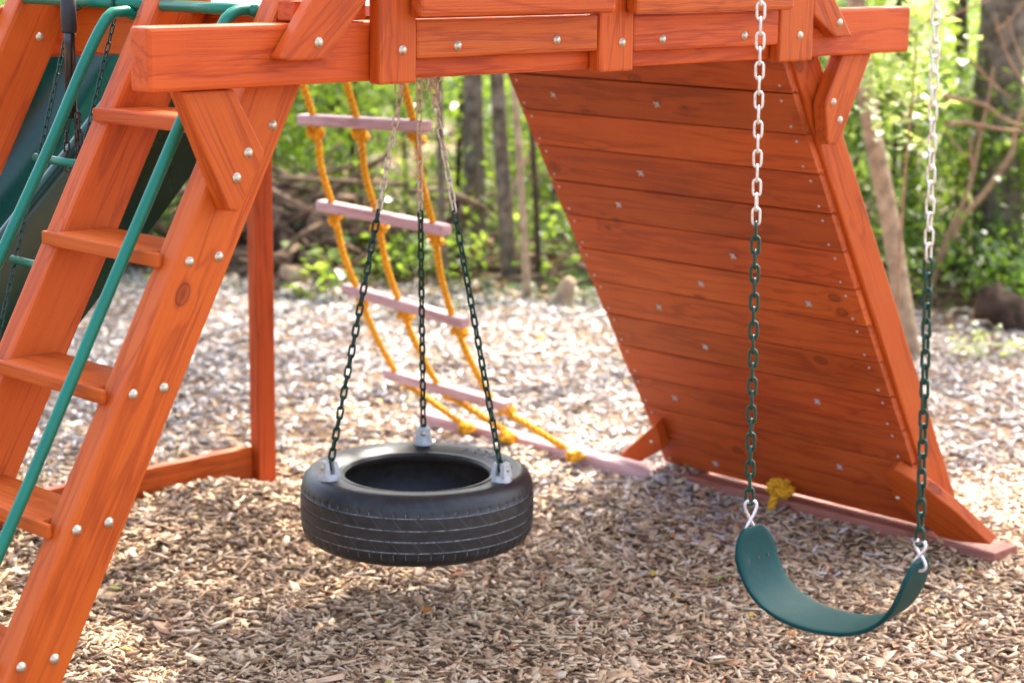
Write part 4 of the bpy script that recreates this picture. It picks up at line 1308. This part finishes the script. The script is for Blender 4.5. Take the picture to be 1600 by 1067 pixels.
# logs and stumps at the wood's edge
def lumpy(V, amp, sc=9.0, off=0.0):
    out = []
    for v in V:
        p = Vector(v) * sc + Vector((off, off * 1.7, 0))
        out.append(Vector(v) + Vector((noise.noise(p), noise.noise(p + Vector((31, 0, 0))), noise.noise(p + Vector((0, 57, 0))))) * amp)
    return out

def log(a, b_, r, label, group='logs of the brush heap', bark='bark_dark', seed=0):
    rng = random.Random(seed)
    a, b_ = Vector(a), Vector(b_)
    c = (a + b_) / 2
    t = empty('log', Matrix.Translation(c), label, 'log', group=group)
    pth = catmull([a - c, (a + b_) / 2 - c + Vector((0, 0, rng.uniform(-0.02, 0.03))), b_ - c], 0.06)
    V, Fc = tube(pth, [r * rng.uniform(0.8, 1.15) for _ in pth], 18, cap=False)
    V = lumpy(V, r * 0.4, 7.0, seed * 3.1)
    new_obj('bark', mesh_from('bark', V, Fc, M[bark], True), Matrix.Translation(c), t)
    for e, s in ((0, -1), (len(pth) - 1, 1)):
        d = (pth[-1] - pth[0]).normalized() * s
        V, Fc = lathe([(r * 0.93, -0.004), (r * 0.9, 0.004), (r * 0.5, 0.005), (0, 0.005)], 14)
        new_obj('cut_end', mesh_from('cut_end', V, Fc, M['cut']), Matrix.Translation(c) @ frame(pth[e], d.orthogonal(), d), t)
    return t
lw = lambda px, py, y: wxy(px, py, y=y)
log(lw(395, 440, 11.6), lw(560, 425, 12.2), 0.085, 'dark lowest log of the brush heap beside the far post', seed=1)
log(lw(400, 385, 11.9), lw(545, 400, 11.8), 0.10, 'dark rotten log in the middle of the brush heap', seed=2)
log(lw(410, 330, 12.1), lw(500, 350, 11.8), 0.11, 'thick dark log on top of the brush heap', seed=3)
log(lw(300, 415, 11.8), lw(420, 400, 12.0), 0.09, 'dark log seen behind the stair stringer', seed=4)
log(lw(450, 300, 12.3), lw(440, 440, 11.4), 0.07, 'log leaning steeply against the brush heap', seed=5)
log(lw(550, 430, 12.4), lw(720, 440, 11.9), 0.05, 'long thin fallen log behind the lower rungs', seed=6)
log(lw(445, 425, 11.0), lw(475, 432, 10.9), 0.045, 'short pale cut piece in front of the brush heap', bark='bark_pale', seed=7)
log(lw(1540, 470, 10.2), lw(1640, 520, 10.0), 0.10, 'reddish rotten log at the right edge of the picture', seed=8)
log(lw(1460, 415, 11.4), lw(1640, 425, 11.2), 0.06, 'dark fallen log at the foot of the big trunk', seed=9)
log(lw(1300, 480, 12.0), lw(1420, 440, 12.6), 0.05, 'thin fallen log behind the climbing wall stringer', seed=10)
sb = gxy(880, 474)
st = empty('stump', Matrix.Translation((sb.x, sb.y, float(gh(sb.x, sb.y)) - 0.02)), 'small reddish brown broken stump at the mulch edge', 'stump')
V, Fc = tube([Vector((0, 0, 0)), Vector((0.0, 0, 0.05)), Vector((0.012, 0, 0.11)), Vector((0.03, 0, 0.15)), Vector((0.045, 0, 0.175))], [0.07, 0.055, 0.05, 0.042, 0.02], 12)
new_obj('bark', mesh_from('bark', V, Fc, M['bark_pale'], True), WM[st].copy(), st)

# bare twiggy shrub at the right
bb = gxy(1450, 470)
bt = empty('bare_shrub', Matrix.Translation((bb.x, bb.y, float(gh(bb.x, bb.y)))), 'bare orange brown branches crossing in front of the big trunk', 'branches')
yb = bb.y
def stemp(pix, r):
    c = Vector(WM[bt].translation)
    pts = catmull([wxy(px, py, y=yb + dy) - c for px, py, dy in pix], 0.05)
    V, Fc = tube(pts, [r * (1.15 - 0.7 * i / len(pts)) for i in range(len(pts))], 8)
    new_obj('branch', mesh_from('branch', V, Fc, M['twig'], True), WM[bt].copy(), bt)
stemp([(1450, 475, 0), (1462, 420, 0), (1500, 345, 0.05), (1540, 300, 0.1), (1580, 240, 0.1), (1590, 190, 0.15), (1640, 120, 0.2)], 0.022)
stemp([(1462, 420, 0), (1485, 360, 0), (1515, 290, 0), (1530, 220, 0.0), (1545, 150, 0.05), (1552, 105, 0.05)], 0.014)
stemp([(1478, 195, -0.1), (1510, 192, 0), (1550, 200, 0), (1600, 205, 0.1), (1650, 190, 0.1)], 0.013)
stemp([(1470, 150, -0.1), (1500, 155, 0), (1540, 165, 0), (1575, 190, 0.05), (1610, 200, 0.1)], 0.012)
stemp([(1520, 265, 0), (1517, 220, 0), (1533, 195, 0), (1540, 180, 0)], 0.011)
stemp([(1610, 150, 0), (1575, 90, 0.1), (1558, 40, 0.1), (1555, 20, 0.1)], 0.009)
stemp([(1610, 120, 0), (1590, 80, 0.1), (1574, 25, 0.1)], 0.007)
stemp([(1556, 50, 0.1), (1580, 30, 0.1), (1610, -10, 0.1)], 0.008)
stemp([(1515, 250, 0), (1490, 225, -0.05), (1476, 200, -0.05)], 0.007)
stemp([(1515, 90, -0.1), (1540, 120, -0.1), (1580, 155, -0.05)], 0.006)
stemp([(1425, 42, -0.2), (1490, 22, -0.1), (1560, -6, 0)], 0.008)

scene.render.engine = 'CYCLES'
